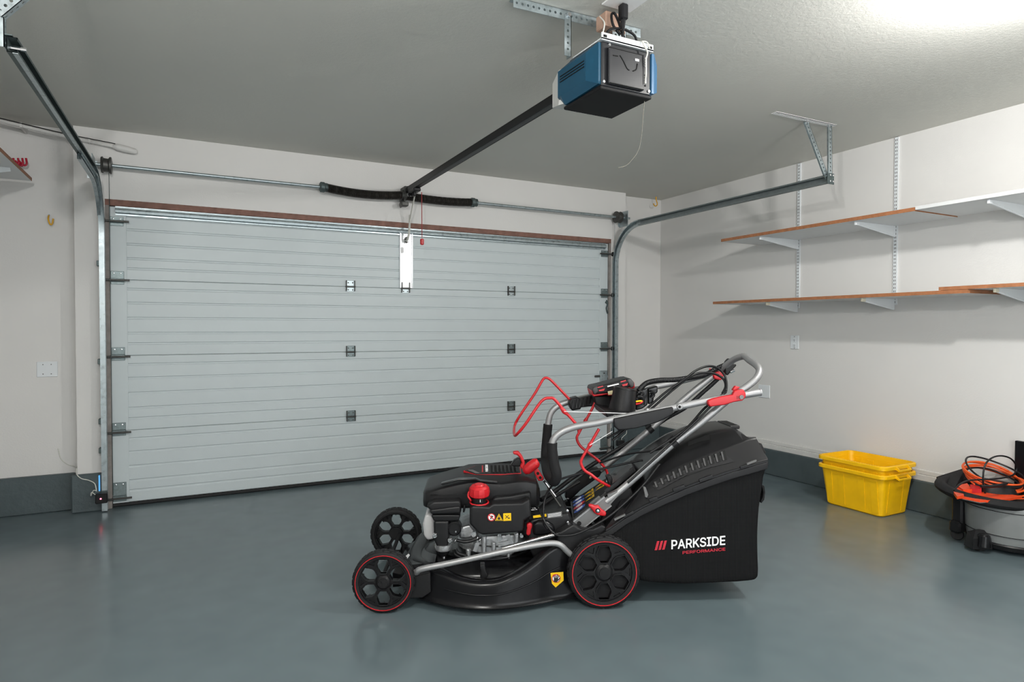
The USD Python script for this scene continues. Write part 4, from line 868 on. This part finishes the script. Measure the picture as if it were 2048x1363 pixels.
S('choke_lever', 'e1', [(1655, 995), (1690, 985), (1718, 1010), (1718, 1050), (1700, 1090), (1692, 1160), (1660, 1185), (1628, 1160), (1632, 1100), (1640, 1070), (1632, 1040), (1635, 1010)], .125, .15, .006, 'red_plastic', label='small red lever')
S('lever_housing', 'e4', [(1315, 150), (1400, 115), (1480, 140), (1500, 330), (1420, 350), (1320, 330)], .15, .26, .012, 'black_plastic')
part(mw, 'engine_pin', [tube(m3('e1', [(1715, 775), (1810, 768)], .22), .005, 8, 1), tube(m3('e1', [(1700, 800), (1800, 790)], .2), .004, 8, 1), lathe([(0, 0), (.007, 0), (.007, .01), (0, .01)], m3('e1', [(1745, 665)], .2)[0], (0, -1, 0), 10)], 'chrome')
# pull starter
S('starter_bracket', 'z1', [(1185, 255), (1215, 215), (1240, 200), (1262, 205), (1275, 260), (1230, 262)], .30, .34, .006, 'black_plastic')
sh_ = part(mw, 'starter_handle', slab(m2('z1', [(1203, 155), (1245, 152), (1272, 185), (1290, 225), (1288, 250), (1304, 275), (1290, 292), (1262, 275), (1256, 255), (1268, 235), (1250, 195), (1235, 180), (1207, 172)], .28), .28, .315, .006), 'red_plastic', 35, label='red pull starter lever')
part(sh_, 'grip', tube(m3('z1', [(1286, 298), (1305, 284), (1335, 258), (1370, 234), (1388, 224)], [.27, .267, .263, .26, .26]), [.014, .024, .026, .025, .015], 14), 'red_plastic')
stm = part(mw, 'starter_stem', slab(m2('z1', [(1345, 265), (1380, 262), (1392, 290), (1428, 345), (1418, 362), (1388, 365), (1362, 318)], .265), .265, .295, .005), 'red_plastic')
part(stm, 'screw', [lathe([(.007, 0), (.007, .004), (0, .004)], p, (0, -1, 0), 12) for p in m3('z1', [(1383, 308), (1400, 338)], .264)], 'hole_black')
part(mw, 'starter_rod', tube(m3('z1', [(1425, 360), (1510, 475)], .28), .0055, 8, 1), 'chrome')
part(mw, 'starter_rod', tube(m3('z3', [(245, 240), (375, 430)], [.29, .25]), .005, 8, 1), 'steel_dark')

# flap
fc = [m3('e5', [(158, 775)], .52)[0], m3('e5', [(190, 1040)], .17)[0], m3('e5', [(1100, 300)], .17)[0], m3('e5', [(1065, 195)], .50)[0]]
def fl(s, t): return (1-s)*((1-t)*fc[0]+t*fc[1])+s*((1-t)*fc[3]+t*fc[2])       # s along the flap, t from far to near
fn = np.cross(fc[2]-fc[1], fc[0]-fc[1]); fn /= np.linalg.norm(fn)
if fn[2] < 0: fn = -fn
def flp(st, lift, t=.0012): return prism_n([fl(*q)+fn*lift for q in st], fn*t)
def prism_n(P, d): P = np.array(P); return loft([P, P+d])
flap = part(mw, 'rear_flap', prism_n([fl(s, t)-fn*.012 for s, t in ((0, 0), (1, 0), (1, 1), (0, 1))], fn*.012), 'flap_grey', 20)
part(flap, 'label_field', flp([(.02, .03), (.62, .03), (.62, .97), (.02, .97)], .0002), 'black_matte', False)
def fel(s, t, a, b, k=18): return [(s+a*math.cos(x), t+b*math.sin(x)) for x in np.arange(k)/k*2*np.pi]
for i, cl in enumerate(('sticker_blue', 'sticker_blue', 'sticker_red', 'sticker_blue')):
    t = .18+.20*i
    o = part(flap, 'round_sign', flp(fel(.13, t, .095, .090), .0016), cl, False, label='blue round sign' if 'blue' in cl else 'red round sign')
    part(o, 'symbol', flp(fel(.13, t, .052, .048, 10), .0029), 'sticker_white', False)
for s, t in ((.32, .20), (.32, .42), (.32, .64), (.50, .20), (.50, .42)):
    o = part(flap, 'triangle_sign', flp([(s-.085, t), (s+.06, t-.09), (s+.06, t+.09)], .0016), 'sticker_yellow', False, label='yellow triangle sign')
    part(o, 'symbol', flp([(s-.01, t), (s+.03, t-.035), (s+.03, t+.03)], .0029), 'sticker_black', False)
part(flap, 'white_mark', flp([(.60, .16), (.65, .18), (.63, .36), (.59, .34)], .0016), 'sticker_white', False, label='white mark')
part(flap, 'flap_edge', [bar(fl(.55, 1.02), fl(1.0, 1.0), .02, .02, fn), bar(fl(1.0, .0), fl(1.0, 1.0), .02, .025, fn)], 'black_plastic')
S('far_bracket', 'e5', [(90, 600), (135, 545), (480, 270), (570, 255), (640, 330), (600, 400), (310, 610), (155, 760), (120, 860), (105, 740), (80, 720)], .56, .60, .006, 'black_plastic')
part(mw, 'bracket_bolt', [lathe([(.008, 0), (.008, .008), (0, .009)], p, (0, -1, 0), 10) for p in m3('e5', [(115, 735), (460, 405)], .555)], 'chrome')
S('hinge_block', 'e5', [(700, 400), (770, 370), (800, 440), (790, 560), (820, 590), (790, 610), (690, 690), (650, 680), (760, 570)], .20, .24, .005, 'black_plastic')

# handles
tubes_n = m3('p', [(1212, 1003), (1262, 962), (1345, 888), (1405, 842), (1466, 791), (1493, 773)], .12)
low_u = np.vstack([tubes_n, m3('p', [(1512, 757), (1519, 742), (1514, 731), (1500, 721), (1490, 713), (1482, 713), (1469, 718), (1455, 728)], [.125, .145, .18, .27, .36, .39, .43, .47]), m3('p', [(1430, 748), (1375, 792), (1300, 858), (1240, 908), (1200, 940)], [.53, .55, .56, .56, .56])])
lo = part(mw, 'lower_handle', tube(low_u, .0165, 14, 5), 'alu_tube', 60)
fe = m3('e5', [(250, 1135), (720, 760), (800, 700)], .115)
part(lo, 'flat_end', [bar(fe[0], fe[1], .052, .016, (0, 1, 0)), tm(mf.Manifold.hull_points(np.vstack([[fe[1]+np.array([0, a, b]) for a in (-.008, .008) for b in (-.03, .03)], [m3('e5', [(860, 640)], .12)[0]+np.array([0, a, b]) for a in (-.015, .015) for b in (-.014, .014)]])))], 'alu_flat', 20)
dd = (fe[1]-fe[0])/np.linalg.norm(fe[1]-fe[0]); nn = np.array([-dd[2], 0, dd[0]])
part(lo, 'edge_lip', bar(fe[0]+nn*.026+np.array([0, -.008, 0]), fe[1]+nn*.026+np.array([0, -.008, 0]), .006, .010, (0, 1, 0)), 'alu_tube')
part(lo, 'edge_lip', bar(fe[0]-nn*.026+np.array([0, -.008, 0]), fe[1]-nn*.026+np.array([0, -.008, 0]), .006, .010, (0, 1, 0)), 'alu_tube')
part(lo, 'rivet', lathe([(.010, 0), (.010, .003), (0, .004)], m3('e5', [(290, 1105)], .106)[0], (0, -1, 0), 16), 'hole_black')
part(lo, 'slide_strip', bar(*m3('e5', [(470, 820), (610, 710)], .14), .02, .01, (0, 1, 0)), 'grey_plastic')
wk = S('wing_knob', 'e5', [(428, 850), (445, 818), (480, 822), (545, 842), (590, 838), (630, 890), (705, 945), (700, 1005), (650, 1000), (570, 985), (520, 950), (480, 895)], .075, .10, .007, 'red_plastic', label='red wing knob')
part(wk, 'washer', lathe([(.011, -.01), (.011, .002), (0, .002)], m3('e5', [(570, 912)], .075)[0], (0, -1, 0), 16), 'black_plastic'); part(wk, 'bolt_head', lathe([(.0065, 0), (.0065, .006), (0, .007)], m3('e5', [(570, 912)], .074)[0], (0, -1, 0), 12), 'chrome')
for x, y, v in ((1348, 886, .12), (1300, 858, .56)):
    c = m3('p', [(x, y)], v)[0]; d = np.array([.72, 0, .69])
    part(mw, 'cable_clip', [lathe([(0, -.014), (.022, -.014), (.022, .014), (0, .014)], c, d, 14), lathe([(0, -.014), (.014, -.014), (.014, .014), (0, .014)], c+np.array([-.012, -.004, .02]), d, 10)], 'black_plastic')
upn = np.vstack([m3('p', [(1519, 784), (1473, 792), (1416, 801), (1362, 812), (1300, 824), (1232, 837), (1190, 846), (1150, 853)], .085), m3('p', [(1122, 864), (1107, 879), (1104, 897), (1108, 925)], .085)])
upx = m3('p', [(1113, 952), (1107, 962), (1095, 945), (1091, 925), (1091, 905)], [.09, .14, .36, .54, .585])
upf = m3('p', [(1093, 880), (1097, 842), (1104, 822), (1120, 809), (1145, 801), (1190, 790), (1260, 780), (1330, 769), (1400, 752), (1462, 738)], .60)
up_ = part(mw, 'upper_handle', tube(np.vstack([upn, upx, upf]), .0165, 14, 5), 'alu_tube', 60)
part(up_, 'grip', tube(np.vstack([m3('p', [(1104, 885), (1104, 900), (1108, 928)], .085), m3('p', [(1113, 950), (1107, 962), (1095, 945), (1091, 925), (1091, 905), (1093, 880), (1096, 848)], [.09, .14, .36, .54, .59, .60, .60])]), .0245, 14, 5), 'foam_black', 60, label='black foam grip')
part(up_, 'tube_end', lathe([(0, 0), (.017, 0), (.0175, .006), (.013, .008), (0, .003)], m3('p', [(1519, 784)], .085)[0], (1, 0, .05), 16), 'alu_tube')
part(up_, 'boss', [lathe([(0, 0), (.016, 0), (.012, .008), (.006, .009), (0, .006)], m3('p', [(1359, 813)], .072)[0], (0, -1, 0), 18)], 'alu_tube'); part(up_, 'bolt_hole', lathe([(0, 0), (.006, 0), (.006, .003), (0, .003)], m3('p', [(1359, 813)], .064)[0], (0, -1, 0), 12), 'hole_black')
pl_ = S('handle_plate', 'e2', [(738, 812), (1648, 630), (1640, 745), (1500, 830), (1400, 872), (1100, 955), (900, 985), (810, 985), (745, 930)], .058, .078, .006, 'black_satin')
for x, y in ((757, 770), (1247, 660)):
    c = m3('e2', [(x, y+14)], .085)[0]; sc = part(mw, 'plate_screw', lathe([(.004, -.004), (.010, 0), (.010, .004), (.005, .009), (0, .010)], c, (0, 0, 1), 14), 'chrome')
def clamp(pts_body, pts_hook, v, slot=None):
    b = S('clamp_lever', 'e3', pts_body, v, v+.024, .006, 'red_plastic', label='red clamp lever')
    if pts_hook: part(b, 'hook', slab(m2('e3', pts_hook, v+.03), v+.03, v+.05, .004), 'red_plastic')
    if slot:
        part(b, 'slot', slab(m2('e3', slot, v-.001), v-.001, v+.002), 'red_dark', False)
        c = m3('e3', [(1098, 1010)], v-.001)[0]
        part(b, 'bolt', lathe([(.010, 0), (.010, .004), (.005, .005), (0, .003)], c, (0, -1, 0), 14), 'alu_flat')
clamp([(448, 1080), (520, 1045), (740, 995), (930, 965), (960, 890), (1050, 868), (1150, 860), (1188, 930), (1192, 1010), (1130, 1080), (960, 1108), (800, 1160), (490, 1200), (452, 1150)], [(890, 885), (940, 850), (985, 790), (1030, 800), (1090, 815), (1035, 860), (1000, 880)], .050, [(1005, 990), (1120, 975), (1130, 1030), (1010, 1045)])
clamp([(555, 575), (600, 530), (650, 505), (740, 455), (800, 580), (735, 620), (715, 685), (600, 665), (570, 640)], [(450, 475), (500, 452), (560, 455), (560, 475), (480, 485)], .50)
S('cable_holder', 'e3', [(830, 320), (900, 245), (930, 245), (900, 330), (940, 360), (1030, 375), (930, 480), (840, 590), (790, 560), (790, 440)], .47, .52, .006, 'black_plastic')
part(mw, 'holder_bolt', tube(m3('e3', [(880, 525), (960, 490)], .47), .007, 8, 1), 'chrome')

# bails
def rod(pts, vs, name, label): return part(mw, name, tube(pts, .0068, 10, 5), 'red_plastic', 60, label)
def zz(pts, vs): return m3('z2', pts, vs)
ba = np.vstack([zz([(515, 440), (430, 350), (350, 268), (318, 245), (292, 246), (270, 275), (220, 362), (110, 525), (75, 590)], .58), zz([(67, 630), (70, 665), (85, 665)], [.45, .3, .14]), zz([(150, 590), (245, 450), (290, 402), (330, 393), (368, 402), (440, 485), (535, 595), (552, 650)], .10)])
r1 = rod(ba, None, 'brake_bail', 'red wire brake bail')
part(r1, 'bail_eyelet', tube(zz([(415, 462), (440, 492), (468, 518)], .10), [.006, .011, .006], 10), 'red_plastic')
bb = np.vstack([zz([(672, 425), (640, 490), (600, 562), (552, 650), (535, 692), (560, 748), (622, 800), (700, 862), (745, 915), (765, 960)], .44), zz([(783, 1030), (780, 1046), (765, 1044)], [.40, .25, .13]), zz([(690, 1000), (640, 962), (592, 930), (566, 880), (572, 845), (600, 795), (632, 740), (700, 622)], .10)])
r2 = rod(bb, None, 'drive_bail', 'red wire drive bail')
part(r2, 'bail_eyelet', tube(zz([(585, 590), (600, 560), (615, 535)], .52), [.006, .011, .006], 10), 'red_plastic'); part(r2, 'bail_eyelet', tube(zz([(615, 772), (632, 742), (648, 712)], .10), [.006, .011, .006], 10), 'red_plastic')
part(mw, 'bail_cable', tube(zz([(440, 493), (935, 508)], [.09, .11]), .0017, 6, 1), 'print_white', label='thin white cable'); part(mw, 'bail_cable', tube(zz([(630, 745), (800, 640)], [.09, .11]), .0017, 6, 1), 'print_white', label='thin white cable')
hc = S('handle_clamp', 'e2', [(55, 565), (95, 505), (195, 480), (215, 500), (395, 455), (400, 435), (640, 440), (700, 480), (660, 560), (520, 600), (460, 620), (250, 640), (240, 670), (110, 692), (75, 640)], .54, .62, .008, 'black_plastic')
for i in range(6):
    x = 130+i*52; part(hc, 'grip_rib', tube(m3('e2', [(x, 520-i*9), (x-14, 655-i*11)], .538), .004, 6, 1), 'black_gloss')

# battery and control unit on the handle
bt = S('battery_pack', 'e2', [(404, 385), (430, 478), (560, 462), (640, 445), (660, 470), (720, 460), (900, 410), (1062, 345), (1056, 265), (1000, 205), (560, 300)], .36, .50, .006, 'red_plastic', label='red base of the battery')
S('battery_top', 'e2', [(410, 368), (436, 448), (640, 425), (720, 408), (1050, 318), (1050, 262), (1000, 203), (935, 205), (560, 302), (435, 330)], .352, .508, .008, 'black_satin', bt)
S('battery_corner', 'e2', [(930, 215), (1000, 200), (1055, 265), (1050, 330), (1000, 350), (960, 290)], .345, .51, .008, 'dark_grey', bt); S('battery_corner', 'e2', [(412, 375), (430, 335), (500, 318), (520, 400), (480, 440), (440, 445)], .345, .51, .008, 'dark_grey', bt)
for p in ([(510, 375), (605, 350), (590, 385), (520, 395)], [(860, 295), (955, 268), (940, 305), (880, 318)], [(490, 330), (575, 308), (580, 322), (500, 345)], [(840, 245), (920, 222), (925, 236), (845, 262)]): skin('e2', p, .344, .002, 'red_plastic', bt, 'red_inlay', 'red inlay')
skin('e2', [(640, 312), (812, 272), (820, 290), (645, 332)], .344, .0015, 'print_white', bt, 'white_print', 'white print'); skin('e2', [(648, 395), (722, 380), (718, 445), (655, 448)], .344, .002, 'label_cream', bt, 'label', 'cream label')
S('battery_holder', 'e2', [(440, 470), (720, 455), (760, 500), (740, 690), (640, 790), (560, 620), (470, 600)], .40, .47, .006, 'black_plastic')
tv = m3('e2', [(915, 355), (862, 690)], .27); axm = tv[1]-tv[0]
def ring_el(c, a, b, k=28): 
    n_ = axm/np.linalg.norm(axm); a1 = np.array([-n_[2], 0, n_[0]]); a2 = np.array([0, 1.0, 0])
    return np.array([c+a*math.cos(x)*a1+b*math.sin(x)*a2 for x in np.arange(k)/k*2*np.pi])
ml = part(mw, 'starter_motor_cover', loft([ring_el(tv[0]-axm*.04, .040, .040), ring_el(tv[0]-axm*.03, .050, .052), ring_el(tv[0], .0555, .058), ring_el(tv[0]+axm*.5, .060, .062), ring_el(tv[1], .066, .066)]), 'black_satin', 40)
part(ml, 'rim', tube(ring_el(tv[0]-axm*.005, .0555, .058), .003, 6, 1, True), 'black_gloss')
S('control_tray', 'e2', [(535, 540), (560, 560), (640, 700), (760, 715), (1000, 735), (1150, 660), (1160, 680), (1020, 770), (700, 800), (640, 795)], .12, .42, .006, 'black_plastic')
S('control_box', 'e2', [(1100, 380), (1200, 355), (1260, 350), (1260, 600), (1180, 660), (1070, 690), (1060, 450)], .30, .44, .008, 'black_gloss')
S('control_box', 'e2', [(1255, 350), (1412, 305), (1412, 410), (1360, 450), (1345, 560), (1260, 610)], .40, .46, .008, 'black_gloss')
part(mw, 'wire_loop', [tube(m3('e2', [(1280, 420), (1340, 405), (1350, 460), (1310, 500)], .38), .006, 8), tube(m3('e2', [(1100, 480), (1160, 480), (1190, 540), (1180, 600)], .27), .010, 8), tube(m3('e2', [(1110, 420), (1150, 400), (1180, 430), (1150, 450)], .27), .008, 8)], 'black_plastic')
part(mw, 'signal_wire', tube(m3('e2', [(1075, 552), (1130, 543), (1175, 545)], .20), .0045, 8), 'sticker_yellow', label='yellow wire'); part(mw, 'signal_wire', tube(m3('e2', [(1075, 590), (1130, 580), (1165, 560), (1178, 535)], .20), .0045, 8), 'red_plastic', label='red wire')

# cables
def cable(w, pts, vs, r, name='cable', m_='black_plastic'): return part(mw, name, tube(m3(w, pts, vs), r, 8, 6), m_, 60)
def loom(P, r, name='corrugated_loom'):
    Q = spline(P, 40); d = np.r_[0, np.cumsum(np.linalg.norm(np.diff(Q, axis=0), axis=1))]; n_ = min(int(d[-1]/.0022), 420)
    t = np.linspace(0, d[-1], n_); Q = np.stack([np.interp(t, d, Q[:, i]) for i in range(3)], 1)
    return part(mw, name, sweep(Q, [circ(r*(1+.10*math.sin(x/.0088*2*np.pi)), 9) for x in t]), 'black_plastic', 60)
loom(m3('p', [(1277, 781), (1285, 772), (1297, 764), (1320, 760), (1350, 759), (1385, 754), (1412, 748), (1432, 737), (1455, 727), (1464, 723)], [.30, .31, .33, .36, .40, .45, .50, .5, .49, .48]), .0125)
loom(m3('p', [(1455, 735), (1436, 757), (1404, 786), (1370, 815), (1330, 838), (1290, 866), (1235, 898), (1190, 925), (1145, 955), (1105, 985), (1082, 999)], [.52, .54, .56, .58, .60, .60, .60, .56, .50, .42, .34]), .0115)
cable('p', [(1215, 875), (1250, 855), (1290, 820), (1330, 785), (1370, 757), (1391, 741), (1414, 732), (1434, 735), (1448, 748), (1453, 764), (1452, 782), (1446, 788), (1410, 815), (1370, 858), (1300, 905)], [.10, .14, .16, .18, .2, .22, .24, .26, .26, .24, .2, .16, .12, .10, .10], .0058)
cable('p', [(1225, 880), (1262, 850), (1305, 815), (1345, 780), (1385, 750), (1414, 745), (1432, 748), (1447, 758), (1451, 772), (1445, 786)], [.14, .16, .18, .2, .22, .25, .26, .26, .24, .18], .0058)
cable('z3', [(1080, 0), (1000, 12), (700, 80), (400, 150), (290, 215), (225, 320), (205, 450), (215, 560), (240, 600)], [.22, .22, .22, .22, .18, .13, .10, .095, .095], .0052)
cable('z3', [(1230, 30), (1090, 210), (960, 340), (800, 480), (640, 580), (500, 645), (400, 662), (310, 650), (230, 560), (170, 440), (130, 400)], [.09, .085, .075, .06, .055, .05, .05, .055, .08, .12, .16], .0052)
cable('p', [(1345, 886), (1310, 900), (1270, 905), (1240, 912), (1200, 925)], [.11, .2, .25, .3, .34], .0045)
cable('z3', [(130, 470), (160, 430), (260, 350), (420, 250), (520, 190)], [.25, .28, .35, .45, .5], .009)
cable('p', [(1440, 792), (1398, 836), (1350, 880), (1300, 925), (1255, 965)], [.10, .09, .09, .09, .09], .0055)

# ------------------------------------------------------------ grass catcher
gc = thing('grass_catcher', 'black grass catcher bag with white lettering hooked on the back of the mower', 'grass bag', MA, MROT)
def G(name, w, pts, v0, v1, bevel, mat_, parent=None, label=None, smooth=35): return part(parent or gc, name, slab(m2(w, pts, v0), v0, v1, bevel), mat_, smooth, label)
def uz(w, pts, v): return np.array(m2(w, pts, v))
BV = .055
seam = uz('z4', [(240, 900), (300, 868), (430, 775), (560, 700), (730, 618), (900, 545), (1080, 478), (1250, 420), (1400, 378), (1530, 340)], BV)
shou = uz('z4', [(420, 690), (460, 640), (560, 530), (700, 440), (900, 340), (1100, 260), (1300, 185), (1400, 150), (1440, 140)], BV+.045)
topl = uz('z4', [(470, 470), (560, 350), (680, 245), (830, 150), (1000, 80), (1200, 42), (1330, 38), (1385, 62), (1420, 105)], .30)
us = np.linspace(1.02, 1.715, 22); rings = []
VF = .66
for i, u in enumerate(us):
    # rear end leans: the lower edge reaches further back than the top
    f = i/(len(us)-1)
    ub = 1.0+(1.752-1.0)*f; um = 1.07+(1.722-1.07)*f; ut = 1.13+(1.715-1.13)*f
    zb = np.interp(ub, seam[:, 0], seam[:, 1]); zm = np.interp(um, shou[:, 0], shou[:, 1]); zt = max(np.interp(ut, topl[:, 0], topl[:, 1]), zm+.004)
    zt = zt-(.03 if f > .985 else (.012 if f > .94 else 0))
    rings.append(np.array([(ub, BV, zb-.012), (ub, BV-.008, zb-.008), (ub, BV-.008, zb+.020), (ub, BV, zb+.024), (um, BV+.045, zm-.006), (um, BV+.058, zm+.004), (ut, .20, zt-.010), (ut, .25, zt), (ut, .46, zt), (ut, .51, zt-.010), (um, VF-.06, zm), (um, VF-.045, zm-.006), (ub, VF, zb+.02), (ub, VF, zb-.012)]))
lid = part(gc, 'lid', loft(rings), 'lid_grey', 24, label='smooth black plastic lid')
# seam band with clips
band = np.vstack([seam+np.array([0, .012]), (seam-np.array([0, .020]))[::-1]])
part(lid, 'seam_band', slab(band, BV-.014, BV+.002, .003), 'black_plastic')
for x, y, w_, hh in ((650, 615, 70, 25), (850, 530, 100, 28), (1060, 455, 110, 28), (460, 735, 90, 22), (1370, 355, 90, 18)):
    a = -.36 if x > 600 else -.5
    G('clip', 'z4', rot([(x-w_/2, y-hh/2), (x+w_/2, y-hh/2), (x+w_/2, y+hh/2), (x-w_/2, y+hh/2)], x, y, a), BV-.020, BV-.010, .002, 'black_satin', lid)
for pts in ([(1380, 335), (1455, 308), (1452, 320), (1382, 347)], [(345, 770), (430, 730), (432, 742), (350, 782)]): G('seam_strip', 'z4', pts, BV-.022, BV-.012, 0, 'grey_plastic', lid, 'light grey strip')
# vents on the side slope
def side(x, y, o):
    """point on the sloping lid side below the measured pixel, lifted by o"""
    v = BV+.02
    for _ in range(6):
        u, z = m2('z4', [(x, y)], v)[0]
        f = (u-1.0)/.752; f = min(max(f, 0), 1); ub = u; zb = np.interp(ub, seam[:, 0], seam[:, 1])+.024; zm = np.interp(u, shou[:, 0], shou[:, 1])
        v = BV+.045*min(max((z-zb)/max(zm-zb, .02), 0), 1)
    u, z = m2('z4', [(x, y)], v-o)[0]; return np.array([u, v-o, z])
fr = [side(*p, .002) for p in ((640, 512), (800, 425), (1000, 340), (1200, 262), (1285, 322), (1100, 365), (900, 435), (690, 545))]
part(lid, 'vent_frame', prism_n(fr, np.array([0, .004, 0])), 'black_satin', False)
for k in range(12):
    t = k/11.; x = 672+t*525; y = 500-t*222+18*math.sin(math.pi*t)*-1
    w_, hh = 13+5*t, 24+12*t
    q = [side(x-w_-8, y-hh, .0035), side(x+w_-8, y-hh-7, .0035), side(x+w_+10, y+hh-7, .0035), side(x-w_+10, y+hh, .0035)]
    part(lid, 'vent_recess', prism_n(q, np.array([0, .003, 0])), 'hole_black', False)
    q = [side(x-w_-5, y-hh+4, .005), side(x-w_+9, y-hh+1, .005), side(x-w_+24, y+hh-6, .005), side(x-w_+12, y+hh-2, .005)]
    part(lid, 'vent_bar', prism_n(q, np.array([0, .004, 0])), 'dark_grey', False)
G('level_flag', 'z4', [(572, 520), (590, 522), (610, 580), (600, 602), (588, 598)], BV-.006, BV+.01, 0, 'grey_plastic', lid, 'light grey level flag')
zt_ = lambda u: float(np.interp(u, topl[:, 0], topl[:, 1]))
part(lid, 'carry_handle', box(1.66, 1.712, .27, .44, zt_(1.69)-.014, zt_(1.69)+.004, .004), 'black_satin')
part(lid, 'handle_recess', box(1.672, 1.706, .29, .42, zt_(1.69)-.002, zt_(1.69)+.0048), 'hole_black', False)
part(lid, 'top_grille', slab(m2('z4', [(920, 165), (1085, 110), (1092, 150), (1000, 170), (920, 200)], .17), .17, .172), 'hole_black', False)
G('rear_bead', 'z4', [(1440, 130), (1480, 190), (1510, 240), (1548, 300), (1530, 345), (1515, 330), (1500, 270), (1450, 190)], BV+.01, VF-.03, .008, 'black_plastic', lid)
G('hinge_knob', 'z4', [(1470, 185), (1495, 180), (1530, 250), (1520, 275), (1495, 240)], .18, .24, .006, 'black_plastic', lid)
G('side_flap', 'z4', [(330, 560), (480, 520), (495, 590), (480, 640), (390, 700), (300, 780), (240, 850), (230, 800)], BV+.095, BV+.125, .008, 'black_satin', lid)
# fabric bag
bag_pts = [(300, 868), (430, 775), (560, 700), (730, 618), (900, 545), (1080, 478), (1250, 420), (1400, 378), (1528, 345), (1515, 430), (1503, 520), (1485, 640), (1474, 760), (1468, 900), (1470, 1060), (1474, 1180), (1462, 1235), (1400, 1256), (1200, 1268), (900, 1280), (700, 1272), (540, 1250), (380, 1180), (290, 1080), (270, 960)]
P0 = uz('z4', bag_pts, BV); pc_ = np.array([P0[:, 0].mean()+.08, P0[:, 1].mean()])
rg = []
for v, k, dz in ((BV+.0, .86, 0), (BV+.0, .93, 0), (BV+.003, .975, 0), (BV+.012, .995, 0), (BV+.03, 1.0, 0), (.20, 1.005, -.006), (.35, 1.006, -.008), (.50, 1.005, -.006), (VF-.03, 1.0, 0), (VF-.01, .99, 0), (VF, .95, 0)):
    q = pc_+(P0-pc_)*k; rg.append(np.column_stack([q[:, 0], np.full(len(q), v), q[:, 1]+np.where(q[:, 1] < .2, dz, 0)]))
Rn = []
for r in rg: Rn.append(spline(r, 4, True))
bagm = loft(Rn)
bv = bagm.vertices; nz = meshkit.fbm(bv*np.array([5, 3, 5]), 3, 4)-.5
lowf = np.clip((.36-bv[:, 2])/.25, 0, 1); nearf = (bv[:, 1] < .1)
bv[:, 1] -= np.where(nearf, .018*lowf*np.maximum(0, nz*2.2)*np.clip((bv[:, 0]-1.50)/.12, 0, 1)*np.clip((1.73-bv[:, 0])/.05, 0, 1), 0)
bag = part(gc, 'bag', trimesh.Trimesh(bv, bagm.faces, process=False), 'bag_mesh', 45, label='black woven mesh bag')
stit = uz('z4', [(300, 880), (430, 788), (560, 713), (730, 631), (900, 558), (1080, 491), (1250, 433), (1400, 391), (1520, 352)], BV-.001)
Q = spline(np.column_stack([stit[:, 0], np.full(len(stit), BV-.001), stit[:, 1]]), 10)
part(bag, 'stitching', [lathe([(.0018, -.004), (.0018, .004), (0, .004)], Q[i], (1, 0, .4), 5) for i in range(0, len(Q), 1)], 'grey_plastic', False, kind='stuff')
# lettering
def letter(txt, w, p0, p1, capy, mat_, name, label):
    m = meshkit.text_mesh(txt, 1.0, .001, bold=True); b = m.bounds
    A, B, Cc = [np.array(m2('z4', [p], BV-.002)[0]) for p in (p0, p1, capy)]
    V = m.vertices; x = (V[:, 0]-b[0][0])/(b[1][0]-b[0][0]); y = V[:, 1]/1.0
    q = A+x[:, None]*(B-A)+y[:, None]*(Cc-A)
    mm = trimesh.Trimesh(np.column_stack([q[:, 0], BV-.0005-V[:, 2]*1.5, q[:, 1]]), m.faces, process=False)
    if mm.volume < 0: mm.invert()
    return part(bag, name, mm, mat_, False, label)
letter('PARKSIDE', None, (790, 1003), (1210, 968), (790, 935), 'print_white', 'lettering', 'white PARKSIDE lettering')
letter('PERFORMANCE', None, (877, 1042), (1210, 1014), (877, 1020), 'print_red', 'lettering', 'red PERFORMANCE lettering')
for k in range(3):
    x = 660+k*29
    part(bag, 'logo_stripe', slab(m2('z4', [(x, 1012-k*2), (x+19, 1010-k*2), (x+37, 940-k*2), (x+18, 942-k*2)], BV-.002), BV-.002, BV-.0003), 'print_red', False, label='red slanted stripe')
G('strap', 'z4', [(1495, 515), (1515, 510), (1522, 560), (1515, 620), (1490, 650), (1485, 630), (1500, 600), (1505, 560)], .28, .33, .003, 'black_matte', None)
